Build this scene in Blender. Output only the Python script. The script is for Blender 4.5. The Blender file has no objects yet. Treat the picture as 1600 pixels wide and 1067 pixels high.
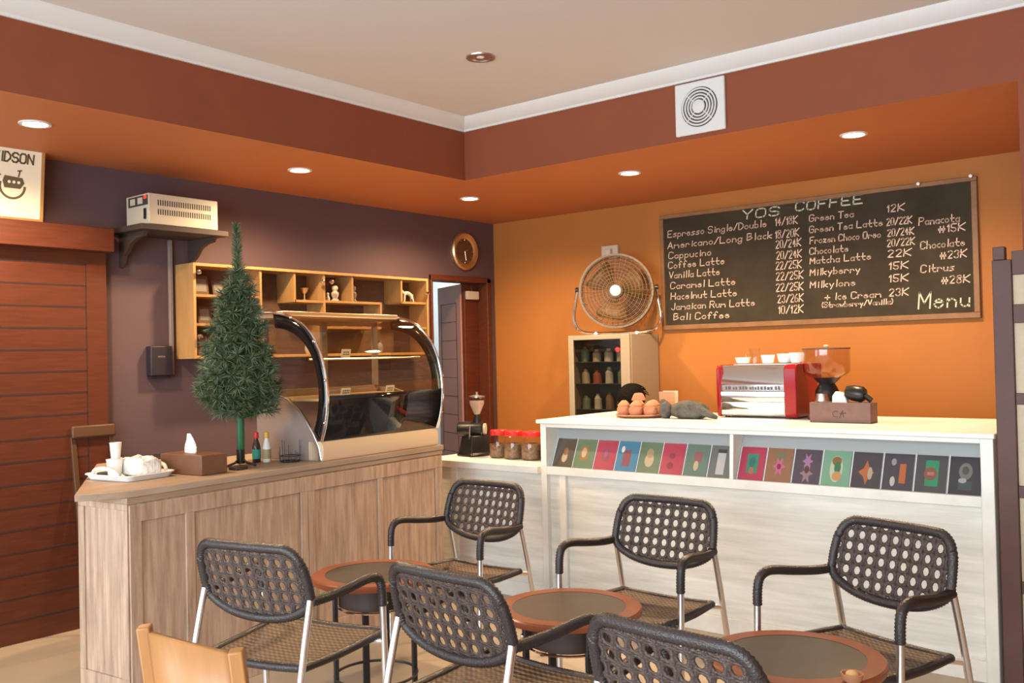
import bpy, bmesh, math, random
from mathutils import Vector, Matrix
random.seed(7)
sc = bpy.context.scene
COL = sc.collection
PI = math.pi

# ------------------------------------------------------------------ camera, light, exposure
F_PX, YAW, PITCH, ROLL = 1476.83, 0.68318, 0.01569, -0.02254
CAM = Vector((5.21362, -6.18518, 1.44))
fw = Vector((-math.sin(YAW)*math.cos(PITCH), math.cos(YAW)*math.cos(PITCH), math.sin(PITCH)))
rt = Vector((math.cos(YAW), math.sin(YAW), 0)); up = rt.cross(fw)
r2 = rt*math.cos(ROLL) + up*math.sin(ROLL); u2 = up*math.cos(ROLL) - rt*math.sin(ROLL)
cd = bpy.data.cameras.new('camera'); cam = bpy.data.objects.new('camera', cd); COL.objects.link(cam)
cd.sensor_width = 36; cd.lens = 36*F_PX/1600; cd.clip_start = 0.05
cam.matrix_world = Matrix(((r2.x, u2.x, -fw.x, CAM.x), (r2.y, u2.y, -fw.y, CAM.y), (r2.z, u2.z, -fw.z, CAM.z), (0, 0, 0, 1)))
sc.camera = cam
sc.view_settings.view_transform = 'Standard'; sc.view_settings.look = 'None'
sc.view_settings.exposure = 0.0; sc.view_settings.gamma = 1.0; sc.view_settings.use_curve_mapping = False
w = bpy.data.worlds.new('sky'); sc.world = w; w.use_nodes = True
w.node_tree.nodes['Background'].inputs[0].default_value = (0.75, 0.86, 1.0, 1)
w.node_tree.nodes['Background'].inputs[1].default_value = 1.2

def lamp(name, kind, loc, power, color, aim=None, **kw):
    l = bpy.data.lights.new(name, kind); l.energy = power; l.color = color
    for k, v in kw.items(): setattr(l, k, v)
    o = bpy.data.objects.new(name, l); COL.objects.link(o); o.location = loc
    if aim is not None:
        o.rotation_euler = (Vector(aim)-Vector(loc)).to_track_quat('-Z', 'Y').to_euler()
    return o
# daylight through the shop front behind the camera, and an area lamp inside the back room for its daylight
lamp('daylight_shopfront', 'AREA', (4.3, -8.75, 1.45), 390, (0.80, 0.92, 1.0), (4.3, 0, 1.15), shape='RECTANGLE', size=5.2, size_y=2.2)
lamp('added_side_daylight', 'AREA', (0.06, -7.55, 1.30), 70, (0.88, 0.95, 1.0), (4.0, -7.0, 1.0), shape='RECTANGLE', size=2.2, size_y=2.0)  # side lamp added to give the chrome espresso machine a bright reflection
lamp('daylight_back_room', 'AREA', (-1.2, 0.95, 2.1), 26, (0.8, 0.93, 1.0), (-2.4, 0.7, 1.2), shape='RECTANGLE', size=1.0, size_y=1.0)

# ------------------------------------------------------------------ materials
def mat(name, c, rough=0.6, metal=0.0, spec=0.5, noise=0.0, nscale=8.0, bump=0.0, bscale=60.0, emit=None, estr=0.0, c2=None, stretch=None, coat=0.0):
    m = bpy.data.materials.new(name); m.use_nodes = True
    nt = m.node_tree; b = nt.nodes['Principled BSDF']
    b.inputs['Base Color'].default_value = (*c, 1); b.inputs['Roughness'].default_value = rough
    b.inputs['Metallic'].default_value = metal; b.inputs['Specular IOR Level'].default_value = spec
    b.inputs['Coat Weight'].default_value = coat
    if emit: b.inputs['Emission Color'].default_value = (*emit, 1); b.inputs['Emission Strength'].default_value = estr
    if noise or c2:
        tc = nt.nodes.new('ShaderNodeTexCoord'); mp = nt.nodes.new('ShaderNodeMapping')
        nt.links.new(tc.outputs['Object'], mp.inputs[0])
        if stretch: mp.inputs['Scale'].default_value = stretch
        n = nt.nodes.new('ShaderNodeTexNoise'); n.inputs['Scale'].default_value = nscale; n.inputs['Detail'].default_value = 6; n.inputs['Roughness'].default_value = 0.65
        nt.links.new(mp.outputs[0], n.inputs['Vector'])
        r = nt.nodes.new('ShaderNodeValToRGB'); a = c2 if c2 else tuple(x*(1-noise) for x in c)
        r.color_ramp.elements[0].position = 0.32; r.color_ramp.elements[1].position = 0.68
        r.color_ramp.elements[0].color = (*a, 1); r.color_ramp.elements[1].color = (*c, 1)
        nt.links.new(n.outputs[0], r.inputs[0]); nt.links.new(r.outputs[0], b.inputs['Base Color'])
    if bump:
        n2 = nt.nodes.new('ShaderNodeTexNoise'); n2.inputs['Scale'].default_value = bscale
        tc2 = nt.nodes.new('ShaderNodeTexCoord'); nt.links.new(tc2.outputs['Object'], n2.inputs['Vector'])
        bp = nt.nodes.new('ShaderNodeBump'); bp.inputs['Strength'].default_value = bump; bp.inputs['Distance'].default_value = 0.01
        nt.links.new(n2.outputs[0], bp.inputs['Height']); nt.links.new(bp.outputs[0], b.inputs['Normal'])
    return m
def glass_mat(name, tint=(1, 1, 1), refl=1.0, rough=0.02):
    m = bpy.data.materials.new(name); m.use_nodes = True; nt = m.node_tree
    for n in list(nt.nodes): nt.nodes.remove(n)
    o = nt.nodes.new('ShaderNodeOutputMaterial'); mx = nt.nodes.new('ShaderNodeMixShader')
    t = nt.nodes.new('ShaderNodeBsdfTransparent'); t.inputs[0].default_value = (*tint, 1)
    g = nt.nodes.new('ShaderNodeBsdfGlossy'); g.inputs['Roughness'].default_value = rough
    f = nt.nodes.new('ShaderNodeFresnel'); f.inputs[0].default_value = 1.5
    mu = nt.nodes.new('ShaderNodeMath'); mu.operation = 'MULTIPLY'; mu.inputs[1].default_value = refl
    ge = nt.nodes.new('ShaderNodeNewGeometry'); sb = nt.nodes.new('ShaderNodeMath'); sb.operation = 'SUBTRACT'; sb.inputs[0].default_value = 1.0
    m2 = nt.nodes.new('ShaderNodeMath'); m2.operation = 'MULTIPLY'; nt.links.new(ge.outputs['Backfacing'], sb.inputs[1])
    nt.links.new(f.outputs[0], mu.inputs[0]); nt.links.new(mu.outputs[0], m2.inputs[0]); nt.links.new(sb.outputs[0], m2.inputs[1]); nt.links.new(m2.outputs[0], mx.inputs[0])
    nt.links.new(t.outputs[0], mx.inputs[1]); nt.links.new(g.outputs[0], mx.inputs[2]); nt.links.new(mx.outputs[0], o.inputs[0])
    return m
def weave_mat(name, c1, c2, scale):
    m = mat(name, c1, 0.5); nt = m.node_tree; b = nt.nodes['Principled BSDF']
    tc = nt.nodes.new('ShaderNodeTexCoord'); ch = nt.nodes.new('ShaderNodeTexChecker'); ch.inputs['Scale'].default_value = scale
    ch.inputs[1].default_value = (*c1, 1); ch.inputs[2].default_value = (*c2, 1)
    nt.links.new(tc.outputs['Object'], ch.inputs[0]); nt.links.new(ch.outputs[0], b.inputs['Base Color'])
    bp = nt.nodes.new('ShaderNodeBump'); bp.inputs['Strength'].default_value = 0.6; bp.inputs['Distance'].default_value = 0.004
    nt.links.new(ch.outputs[1], bp.inputs['Height']); nt.links.new(bp.outputs[0], b.inputs['Normal'])
    return m
M = {}
M['ceil'] = mat('ceiling paint', (0.64, 0.61, 0.59), 0.9, bump=0.05)
M['crown'] = mat('crown paint', (0.66, 0.65, 0.64), 0.7)
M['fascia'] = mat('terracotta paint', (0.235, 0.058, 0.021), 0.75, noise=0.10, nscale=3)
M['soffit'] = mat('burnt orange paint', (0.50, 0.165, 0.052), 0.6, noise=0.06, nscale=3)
M['orange'] = mat('orange wall paint', (0.43, 0.155, 0.026), 0.7, noise=0.07, nscale=2.5, bump=0.04)
M['purple'] = mat('aubergine wall paint', (0.108, 0.062, 0.068), 0.7, noise=0.08, nscale=2.5, bump=0.04)
M['floor'] = mat('beige floor', (0.50, 0.405, 0.295), 0.45, noise=0.12, nscale=3)
M['white'] = mat('white paint', (0.80, 0.80, 0.78), 0.7)
M['redwood'] = mat('red brown timber', (0.120, 0.027, 0.009), 0.5, c2=(0.080, 0.017, 0.006), nscale=5, stretch=(6, 1.2, 14))
M['groove'] = mat('dark groove', (0.035, 0.012, 0.008), 0.8)
M['walnut'] = mat('greyed teak veneer', (0.56, 0.40, 0.29), 0.55, c2=(0.31, 0.20, 0.135), nscale=4.5, stretch=(8, 8, 0.7))
M['walnuttop'] = mat('greyed teak top', (0.40, 0.29, 0.20), 0.5, c2=(0.29, 0.195, 0.13), nscale=4.0, stretch=(2.5, 0.6, 3))
M['darkin'] = mat('dark interior timber', (0.045, 0.028, 0.022), 0.7)
M['wash'] = mat('whitewashed timber', (0.88, 0.88, 0.83), 0.55, c2=(0.66, 0.67, 0.62), nscale=2.6, stretch=(0.8, 6, 11))
M['washv'] = mat('whitewashed timber trim', (0.90, 0.90, 0.85), 0.5, c2=(0.78, 0.79, 0.73), nscale=3, stretch=(2, 2, 2))
M['shelfgrey'] = mat('pale grey board', (0.42, 0.44, 0.44), 0.6)
M['rattan'] = mat('black brown rattan', (0.036, 0.028, 0.027), 0.30, bump=0.3, bscale=220)
M['cane'] = mat('brown cane weave', (0.085, 0.056, 0.047), 0.40, c2=(0.042, 0.030, 0.027), nscale=60, bump=0.4, bscale=250)
M['alu'] = mat('brushed aluminium', (0.82, 0.83, 0.85), 0.28, 1.0)
M['chrome'] = mat('chrome', (0.86, 0.86, 0.87), 0.10, 1.0)
M['steel'] = mat('steel', (0.62, 0.62, 0.63), 0.3, 1.0)
M['seat'] = weave_mat('woven seat', (0.19, 0.108, 0.054), (0.050, 0.031, 0.020), 90)
M['tablewood'] = mat('cherry table edge', (0.33, 0.085, 0.032), 0.30, c2=(0.22, 0.055, 0.02), nscale=9)
M['tabledark'] = mat('dark brown table centre', (0.050, 0.042, 0.036), 0.36, c2=(0.032, 0.027, 0.024), nscale=14)
M['drum'] = mat('dark drum', (0.040, 0.022, 0.016), 0.5)
M['blackmetal'] = mat('black metal', (0.016, 0.016, 0.018), 0.45)
M['black'] = mat('black plastic', (0.012, 0.012, 0.013), 0.35)
M['orangewood'] = mat('honey beech', (0.38, 0.17, 0.050), 0.4, c2=(0.31, 0.13, 0.036), nscale=4, stretch=(5, 5, 1))
M['cabwood'] = mat('pale pine', (0.46, 0.255, 0.095), 0.45, c2=(0.38, 0.20, 0.07), nscale=4, stretch=(5, 5, 1))
M['cabback'] = mat('cabinet back', (0.115, 0.060, 0.035), 0.7)
M['clear'] = glass_mat('clear glass', (0.97, 0.97, 0.96))
M['caseglass'] = glass_mat('curved case glass', (0.86, 0.80, 0.64), 1.3)
M['tint'] = glass_mat('fridge glass', (0.70, 0.68, 0.64), 1.0)
M['hopper'] = glass_mat('smoked hopper plastic', (0.86, 0.80, 0.78), 1.8, 0.10)
M['blackglass'] = mat('black printed glass', (0.010, 0.009, 0.009), 0.08)
M['cream'] = mat('cream enamel', (0.66, 0.50, 0.33), 0.22)
M['greyside'] = mat('warm grey laminate', (0.24, 0.185, 0.16), 0.45)
M['trunk'] = mat('green plastic trunk', (0.008, 0.10, 0.030), 0.5)
M['needle'] = mat('pine needle green', (0.062, 0.100, 0.040), 0.6)
M['needle2'] = mat('blue green needle', (0.120, 0.150, 0.100), 0.6)
M['ivory'] = mat('ivory enamel', (0.56, 0.49, 0.37), 0.45)
M['vent'] = mat('dark slot', (0.05, 0.04, 0.032), 0.7)
M['darkblue'] = mat('dark navy plastic', (0.020, 0.016, 0.024), 0.5)
M['board'] = mat('chalkboard', (0.036, 0.028, 0.018), 0.8, spec=0.2, c2=(0.056, 0.045, 0.028), nscale=3.5)
M['chalk'] = mat('chalk', (0.74, 0.56, 0.44), 0.9)
M['chalkbig'] = mat('green white chalk', (0.58, 0.60, 0.46), 0.9)
M['boardframe'] = mat('board frame wood', (0.27, 0.135, 0.05), 0.55, c2=(0.2, 0.095, 0.035), nscale=12)
M['red'] = mat('red enamel', (0.30, 0.008, 0.016), 0.22)
M['redlid'] = mat('red plastic lid', (0.70, 0.022, 0.022), 0.35)
M['ceramic'] = mat('white ceramic', (0.86, 0.85, 0.82), 0.2)
M['clay'] = mat('terracotta clay', (0.56, 0.26, 0.14), 0.75, noise=0.2, nscale=30)
M['paper'] = mat('cream paper', (0.86, 0.74, 0.55), 0.8)
M['tissue'] = mat('white tissue', (0.90, 0.88, 0.86), 0.85)
M['plastic'] = mat('crumpled clear plastic', (0.80, 0.80, 0.76), 0.22, bump=0.9, bscale=45)
M['boxbrown'] = mat('brown timber box', (0.17, 0.075, 0.037), 0.5, noise=0.2, nscale=14)
M['boxmauve'] = mat('mauve brown box', (0.215, 0.115, 0.090), 0.6, noise=0.2, nscale=20)
M['stone'] = mat('dark grey cloth', (0.13, 0.125, 0.11), 0.8, c2=(0.045, 0.045, 0.042), nscale=18, bump=0.5, bscale=50)
M['fridge'] = mat('beige grey enamel', (0.36, 0.295, 0.205), 0.4)
M['fridgein'] = mat('fridge interior', (0.17, 0.17, 0.145), 0.6)
M['screen'] = mat('dark plum brown timber', (0.115, 0.052, 0.042), 0.6, noise=0.2, nscale=8)
M['screenpaper'] = mat('beige screen panel', (0.60, 0.50, 0.36), 0.8, noise=0.12, nscale=25)
M['plumdoor'] = mat('plum painted timber', (0.42, 0.215, 0.19), 0.5)
M['gold'] = mat('brushed gold rim', (0.78, 0.62, 0.40), 0.38, 1.0)
M['clockface'] = mat('brown clock face', (0.12, 0.05, 0.02), 0.5)
M['fanmesh'] = mat('fan wire', (0.20, 0.135, 0.08), 0.45, 0.3)
M['fanblade'] = mat('amber fan blade', (0.20, 0.095, 0.028), 0.5)
M['hair'] = mat('black hair', (0.008, 0.006, 0.005), 0.9, spec=0.1, bump=0.8, bscale=90)
M['skin'] = mat('skin', (0.42, 0.22, 0.13), 0.5)
M['shirt'] = mat('dark shirt', (0.05, 0.05, 0.06), 0.8)
M['lampglow'] = mat('warm lamp glow', (1, 1, 1), 0.5, emit=(1.0, 0.78, 0.45), estr=30)
M['indicator'] = mat('red indicator', (0.6, 0.01, 0.01), 0.4, emit=(1, 0.03, 0.03), estr=2.5)
M['pale'] = mat('pale figurine', (0.62, 0.56, 0.46), 0.4)
M['greyfig'] = mat('grey figurine', (0.20, 0.18, 0.16), 0.5)
M['beans'] = mat('coffee beans', (0.10, 0.05, 0.026), 0.5, c2=(0.25, 0.14, 0.07), nscale=60)
M['teal'] = mat('teal label', (0.03, 0.36, 0.30), 0.5)
M['darkglass'] = mat('dark sauce bottle', (0.05, 0.018, 0.012), 0.12)
M['yellow'] = mat('yellow cap', (0.75, 0.42, 0.05), 0.4)
M['lightblue'] = mat('pale blue plastic', (0.42, 0.50, 0.72), 0.4)
M['tanwood'] = mat('pale spoon wood', (0.72, 0.44, 0.18), 0.5)
M['poster'] = mat('cream poster paper', (0.86, 0.80, 0.62), 0.6)
M['ink'] = mat('brown ink', (0.13, 0.10, 0.05), 0.7)
M['chairdark'] = mat('dark chair timber', (0.085, 0.036, 0.014), 0.5)
def plain(c, rough=0.45):
    k = 'colour %.3f %.3f %.3f' % c
    if k not in M: M[k] = mat(k, c, rough)
    return M[k]

# ------------------------------------------------------------------ mesh helpers
class MB:
    def __init__(s): s.v = []; s.f = []; s.m = []; s.mats = []
    def mi(s, m):
        if m is None: return 0
        if m not in s.mats: s.mats.append(m)
        return s.mats.index(m)
    def add(s, vs, fs, m=None):
        o = len(s.v); s.v += [Vector(q) for q in vs]; k = s.mi(m)
        for f in fs: s.f.append([i+o for i in f]); s.m.append(k)
        return s
    def box(s, a, b, m=None, rot=None, piv=None):
        x0, y0, z0 = a; x1, y1, z1 = b
        vs = [Vector(q) for q in ((x0, y0, z0), (x1, y0, z0), (x1, y1, z0), (x0, y1, z0), (x0, y0, z1), (x1, y0, z1), (x1, y1, z1), (x0, y1, z1))]
        if rot is not None:
            p = Vector(piv) if piv is not None else sum(vs, Vector())/8
            vs = [rot @ (q-p) + p for q in vs]
        return s.add(vs, [(0, 3, 2, 1), (4, 5, 6, 7), (0, 1, 5, 4), (1, 2, 6, 5), (2, 3, 7, 6), (3, 0, 4, 7)], m)
    def tube(s, pts, r, n=10, closed=False, m=None, radii=None, cap=True):
        pts = [Vector(p) for p in pts]; N = len(pts); vs = []; prev = None
        for i, p in enumerate(pts):
            if closed: t = pts[(i+1) % N]-pts[i-1]
            else: t = pts[min(i+1, N-1)]-pts[max(i-1, 0)]
            t.normalize()
            if prev is None:
                a = Vector((0, 0, 1)) if abs(t.z) < 0.9 else Vector((1, 0, 0)); nx = t.cross(a).normalized()
            else: nx = (prev-t*prev.dot(t)).normalized()
            prev = nx; ny = t.cross(nx); rr = radii[i] if radii else r
            for k in range(n):
                a = 2*PI*k/n; vs.append(p+nx*math.cos(a)*rr+ny*math.sin(a)*rr)
        fs = []
        for i in range(N if closed else N-1):
            j = (i+1) % N; off = 0
            if closed and j == 0:
                best = min(range(n), key=lambda q: (vs[i*n]-vs[q]).length); off = best
            for k in range(n): fs.append((i*n+k, i*n+(k+1) % n, j*n+(k+1+off) % n, j*n+(k+off) % n))
        if cap and not closed: fs.append(tuple(range(n))[::-1]); fs.append(tuple((N-1)*n+k for k in range(n)))
        return s.add(vs, fs, m)
    def lathe(s, prof, c=(0, 0, 0), n=24, m=None, axis='z', cap=True):
        vs = []; c = Vector(c)
        for r, z in prof:
            for k in range(n):
                a = 2*PI*k/n; q = (r*math.cos(a), r*math.sin(a), z)
                if axis == 'y': q = (q[0], -q[2], q[1])
                if axis == 'x': q = (q[2], q[0], q[1])
                vs.append(c+Vector(q))
        fs = []
        for i in range(len(prof)-1):
            for k in range(n): fs.append((i*n+k, i*n+(k+1) % n, (i+1)*n+(k+1) % n, (i+1)*n+k))
        if cap:
            if prof[0][0] > 1e-6: fs.append(tuple(range(n))[::-1])
            if prof[-1][0] > 1e-6: fs.append(tuple((len(prof)-1)*n+k for k in range(n)))
        return s.add(vs, fs, m)
    def ball(s, c, r, m=None, seg=16, ring=10, scale=(1, 1, 1), jit=0.0):
        vs = []; c = Vector(c)
        for i in range(ring+1):
            th = PI*i/ring
            for k in range(seg):
                a = 2*PI*k/seg; j = 1+random.uniform(-jit, jit)
                vs.append(c+Vector((r*scale[0]*math.sin(th)*math.cos(a)*j, r*scale[1]*math.sin(th)*math.sin(a)*j, r*scale[2]*math.cos(th)*j)))
        fs = [(i*seg+k, (i+1)*seg+k, (i+1)*seg+(k+1) % seg, i*seg+(k+1) % seg) for i in range(ring) for k in range(seg)]
        return s.add(vs, fs, m)
    def prism(s, poly, fa, fb, m=None):
        # poly of 2D points, fa/fb map a 2D point to 3D for each end
        n = len(poly); vs = [fa(*p) for p in poly]+[fb(*p) for p in poly]
        fs = [tuple(range(n))[::-1], tuple(range(n, 2*n))]+[(i, (i+1) % n, n+(i+1) % n, n+i) for i in range(n)]
        return s.add(vs, fs, m)
    def strip(s, rowa, rowb, m=None):
        n = len(rowa); return s.add(list(rowa)+list(rowb), [(i, i+1, n+i+1, n+i) for i in range(n-1)], m)
    def build(s, name, m=None, parent=None, smooth=True, bevel=0.0, ang=35, solid=0.0):
        me = bpy.data.meshes.new(name); me.from_pydata([tuple(v) for v in s.v], [], s.f)
        if m is not None and not s.mats: me.materials.append(m)
        else:
            for q in s.mats: me.materials.append(q)
            for p, k in zip(me.polygons, s.m): p.material_index = k
        bm = bmesh.new(); bm.from_mesh(me); bmesh.ops.recalc_face_normals(bm, faces=bm.faces); bm.to_mesh(me); bm.free()
        if smooth:
            for p in me.polygons: p.use_smooth = True
            me.set_sharp_from_angle(angle=math.radians(ang))
        o = bpy.data.objects.new(name, me); COL.objects.link(o)
        if parent is not None: o.parent = parent
        if solid:
            md = o.modifiers.new('solid', 'SOLIDIFY'); md.thickness = solid; md.offset = 0
        if bevel:
            md = o.modifiers.new('bevel', 'BEVEL'); md.width = bevel; md.segments = 2; md.limit_method = 'ANGLE'; md.angle_limit = math.radians(40)
        return o
def tag(o, label, cat, group=None, kind=None):
    o['label'] = label; o['category'] = cat
    if group: o['group'] = group
    if kind: o['kind'] = kind
    return o
def thing(name, label, cat, loc=(0, 0, 0), rz=0.0, group=None):
    o = bpy.data.objects.new(name, None); COL.objects.link(o); o.empty_display_size = 0.1
    o.location = loc; o.rotation_euler = (0, 0, rz); return tag(o, label, cat, group)
def struct(mb, name, m, label, cat, **kw):
    return tag(mb.build(name, m, **kw), label, cat, kind='structure')
def dup(root, label, loc, rz=0.0, group=None):
    r = root.copy(); COL.objects.link(r); r.location = loc; r.rotation_euler = (0, 0, rz); r['label'] = label
    if group: r['group'] = group
    for ch in list(root.children):
        c = ch.copy(); COL.objects.link(c); c.parent = r
        for g in list(ch.children):
            d = g.copy(); COL.objects.link(d); d.parent = c
    return r
def arc(cx, cy, r, a0, a1, n):
    return [(cx+r*math.cos(a0+(a1-a0)*i/n), cy+r*math.sin(a0+(a1-a0)*i/n)) for i in range(n+1)]
def smooth_path(pts, n=6):
    pts = [Vector(p) for p in pts]; out = []
    for i in range(len(pts)-1):
        p0 = pts[max(i-1, 0)]; p1 = pts[i]; p2 = pts[i+1]; p3 = pts[min(i+2, len(pts)-1)]
        for k in range(n):
            t = k/n
            out.append(0.5*((2*p1)+(p2-p0)*t+(2*p0-5*p1+4*p2-p3)*t*t+(3*p1-p0-3*p2+p3)*t**3))
    out.append(pts[-1]); return out
def resample(pts, step):
    pts = [Vector(p) for p in pts]; out = [pts[0]]; acc = 0.0
    for a, b in zip(pts, pts[1:]):
        L = (b-a).length; d = step-acc
        while d <= L and L > 0:
            out.append(a+(b-a)*(d/L)); d += step
        acc = (acc+L) % step
    return out

# handwriting: one stroke per polyline, digits are grid x,y pairs (baseline y=2, x-height 5, capitals 8)
G = dict(A='022842;1434', B='0208;083837361505;1535443302', C='4738180703123243', D='0208284644220 2', E='48080242;0535', F='480802;0535',
 G='473818070312324345 25', H='0208;4248;0545', I='1812', J='3833221203', K='0208;480542', L='080242', M='0208244842', N='02084248',
 O='180703123243473818', P='02083847463505', R='02083847463505;2542', S='473818070615354443321203', T='0848;2822', V='082248', Y='0825;482522',
 a='3425150403122233;3532', b='0802;0415253433221203', c='251504031222', d='3425150403122233;3832', e='043425150403122233', f='37281712;0525',
 g='3425150403122233;3531201001', h='0802;0415253432', i='1512;1617', k='0802;350432', l='1812', m='0502;0415242224354442', n='0502;0415253432',
 o='150403122233342515', p='0500;0415253433221203', r='0502;04152534', s='35150414332202', t='18132232;0535', u='0503122233;3532', v='051235',
 w='0512243245', y='0513;3510', z='05350232')
G.update({'0': '180703122233372818', '1': '061812', '2': '07182837360232', '3': '071828373625;253433221203', '4': '280434;2822', '5': '380805253433221203',
 '6': '281706031222333425150 4', '7': '083812', '8': '15063637281807061504031222333425', '/': '0238', '+': '2226;0444', '(': '28161422', ')': '08161402',
 '#': '1217;3237;0444;0545', '-': '0535'})
def strokes(txt, wob=0.25):
    x = 0.0; out = []
    for ch in txt:
        if ch == ' ': x += 2.6; continue
        g = G[ch].replace(' ', ''); mx = 0
        jy = random.uniform(-wob, wob)*0.8
        for pl in g.split(';'):
            q = []
            for i in range(0, len(pl), 2):
                gx, gy = int(pl[i]), int(pl[i+1]); mx = max(mx, gx); q.append((x+gx+random.uniform(-wob, wob)*0.5+gy*0.08, gy-2+jy+random.uniform(-wob, wob)*0.5))
            out.append(q)
        x += mx+1.5
    return out, x-1.5
def write(mb, txt, f, x0, x1, y, h, th, m=None, wob=0.15, slope=0.0):
    # f maps (x, y) to 3D; text spans x0..x1 with capital height h, baseline y
    st, W = strokes(txt, wob); sx = (x1-x0)/W; sy = h/6.0
    for q in st:
        P = [(x0+a*sx, y+b*sy+slope*(a*sx)) for a, b in q]
        for (ax, ay), (bx, by) in zip(P, P[1:]):
            dx, dy = bx-ax, by-ay; L = math.hypot(dx, dy) or 1e-6; nx, ny = -dy/L*th/2, dx/L*th/2; ex, ey = dx/L*th*0.4, dy/L*th*0.4
            mb.add([f(ax+nx-ex, ay+ny-ey), f(ax-nx-ex, ay-ny-ey), f(bx-nx+ex, by-ny+ey), f(bx+nx+ex, by+ny+ey)], [(0, 1, 2, 3)], m)

# ------------------------------------------------------------------ the room
ZS, ZC, ZT = 2.576, 2.886, 2.965
FA, FB = 1.1725, 1.661            # soffit widths along the purple and the orange wall
struct(MB().box((-2.6, -9.0, -0.1), (7.6, 1.4, 0.0)), 'floor', M['floor'], 'beige floor of the coffee shop', 'floor')
struct(MB().box((FA, -9.0, ZT), (7.5, -FB, ZT+0.1)), 'ceiling', M['ceil'], 'off white ceiling raised above the orange soffit', 'ceiling')
mb = MB()
mb.box((-0.12, -6.3, 0), (0, -0.79, ZS)); mb.box((-0.12, -9.0, 0), (0, -8.7, ZS)); mb.box((-0.12, -8.7, 2.35), (0, -6.3, ZS)); mb.box((-0.12, -8.7, 0), (0, -6.3, 0.25)); mb.box((-0.12, -0.09, 0), (0, 0.0, ZS)); mb.box((-0.12, -0.79, 2.09), (0, -0.09, ZS))  # opening beyond the sliding door is added, to go with the side lamp
struct(mb, 'wall_left', M['purple'], 'aubergine wall behind the wall cabinet and pastry case', 'wall')
struct(MB().box((0.0, 0.0, 0), (7.5, 0.12, ZS)), 'wall_back', M['orange'], 'orange wall behind the chalkboard menu', 'wall')
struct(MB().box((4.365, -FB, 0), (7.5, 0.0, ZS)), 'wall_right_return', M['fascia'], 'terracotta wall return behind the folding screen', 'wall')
struct(MB().box((7.5, -9.0, 0), (7.6, 0.12, 3.0)), 'wall_right', M['orange'], 'orange side wall outside the view', 'wall')
mb = MB()
mb.box((0, -9.1, 0), (1.6, -9.0, 3.0)); mb.box((7.0, -9.1, 0), (7.5, -9.0, 3.0)); mb.box((1.6, -9.1, 2.6), (7.0, -9.0, 3.0)); mb.box((1.6, -9.1, 0), (7.0, -9.0, 0.25))
struct(mb, 'wall_front', M['white'], 'shop front wall with a wide window opening behind the camera', 'wall')
# soffits: underside burnt orange, inner face terracotta
mb = MB().box((0.0, -9.0, ZS), (FA, 0.0, 3.05))
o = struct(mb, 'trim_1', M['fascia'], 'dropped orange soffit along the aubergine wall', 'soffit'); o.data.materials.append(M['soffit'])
for p in o.data.polygons:
    if p.normal.z < -0.5: p.material_index = 1
mb = MB().box((FA, -FB, ZS), (7.5, 0.0, 3.05))
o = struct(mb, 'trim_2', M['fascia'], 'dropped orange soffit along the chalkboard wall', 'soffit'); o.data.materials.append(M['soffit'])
for p in o.data.polygons:
    if p.normal.z < -0.5: p.material_index = 1
CR = [(0, 0), (0.012, 0), (0.016, 0.012), (0.03, 0.02), (0.055, 0.05), (0.066, 0.062), (0.07, 0.079), (0, 0.079)]
mb = MB().prism(CR, lambda a, b: (FA+a, -9.0, ZC+b), lambda a, b: (FA+a, -FB-a, ZC+b))
struct(mb, 'trim_3', M['crown'], 'white crown moulding above the left soffit face', 'moulding')
mb = MB().prism(CR, lambda a, b: (FA+a, -FB-a, ZC+b), lambda a, b: (7.5, -FB-a, ZC+b))
struct(mb, 'trim_4', M['crown'], 'white crown moulding above the right soffit face', 'moulding')
# the bright room behind the open door
mb = MB()
mb.box((-2.6, -1.8, 0), (-2.5, 1.3, 2.6)); mb.box((-2.6, 1.3, 0), (-0.12, 1.4, 2.6)); mb.box((-2.6, -1.9, 0), (-0.12, -1.8, 2.6)); mb.box((-0.2, 0.12, 0), (-0.12, 1.3, 2.6)); mb.box((-2.6, -1.9, 2.6), (-0.12, 1.4, 2.7))
struct(mb, 'wall_back_room', M['white'], 'white walls of the bright room behind the open plum door', 'wall')
mb = MB(); mb.box((-0.13, -0.80, 0), (0.020, -0.778, 2.10)); mb.box((-0.13, -0.125, 0), (0.025, -0.08, 2.10)); mb.box((-0.13, -0.80, 2.06), (0.025, -0.08, 2.105))
mb.box((-0.13, -0.30, 0), (-0.08, -0.125, 2.06))
df = struct(mb, 'door_1', M['redwood'], 'red brown door frame beside the orange corner', 'door', bevel=0.004)
# open leaf of that door
lf = thing('door_2', 'plum painted plank door standing ajar beneath the round clock', 'door', (-0.11, -0.295, 0)); lf['kind'] = 'structure'
ang = math.atan2(0.275, -0.6); R3 = Matrix.Rotation(ang, 3, 'Z')
mb = MB(); mb.box((0, -0.02, 0.01), (0.50, 0.02, 2.055), M['plumdoor'], R3, (0, 0, 0))
for k in range(9): mb.box((0.09, -0.0215, 1.90-k*0.158), (0.42, 0.0212, 1.904-k*0.158), M['groove'], R3, (0, 0, 0))
for x in (0.085, 0.42): mb.box((x, -0.0215, 0.62), (x+0.007, 0.0215, 1.905), M['groove'], R3, (0, 0, 0))
mb.build('leaf', None, lf)
mb = MB().tube([R3 @ Vector((0.465, s*0.02, 0.98)) for s in (1, 3.0)], 0.012, 8); mb.tube([R3 @ Vector((0.47, 0.06, 0.98)), R3 @ Vector((0.375, 0.06, 0.985))], 0.009, 8)
mb.tube([R3 @ Vector((0.465, -s*0.02, 0.98)) for s in (1, 3.0)], 0.012, 8); mb.tube([R3 @ Vector((0.47, -0.06, 0.98)), R3 @ Vector((0.375, -0.06, 0.985))], 0.009, 8)
mb.build('door_handle', M['steel'], lf)
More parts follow.
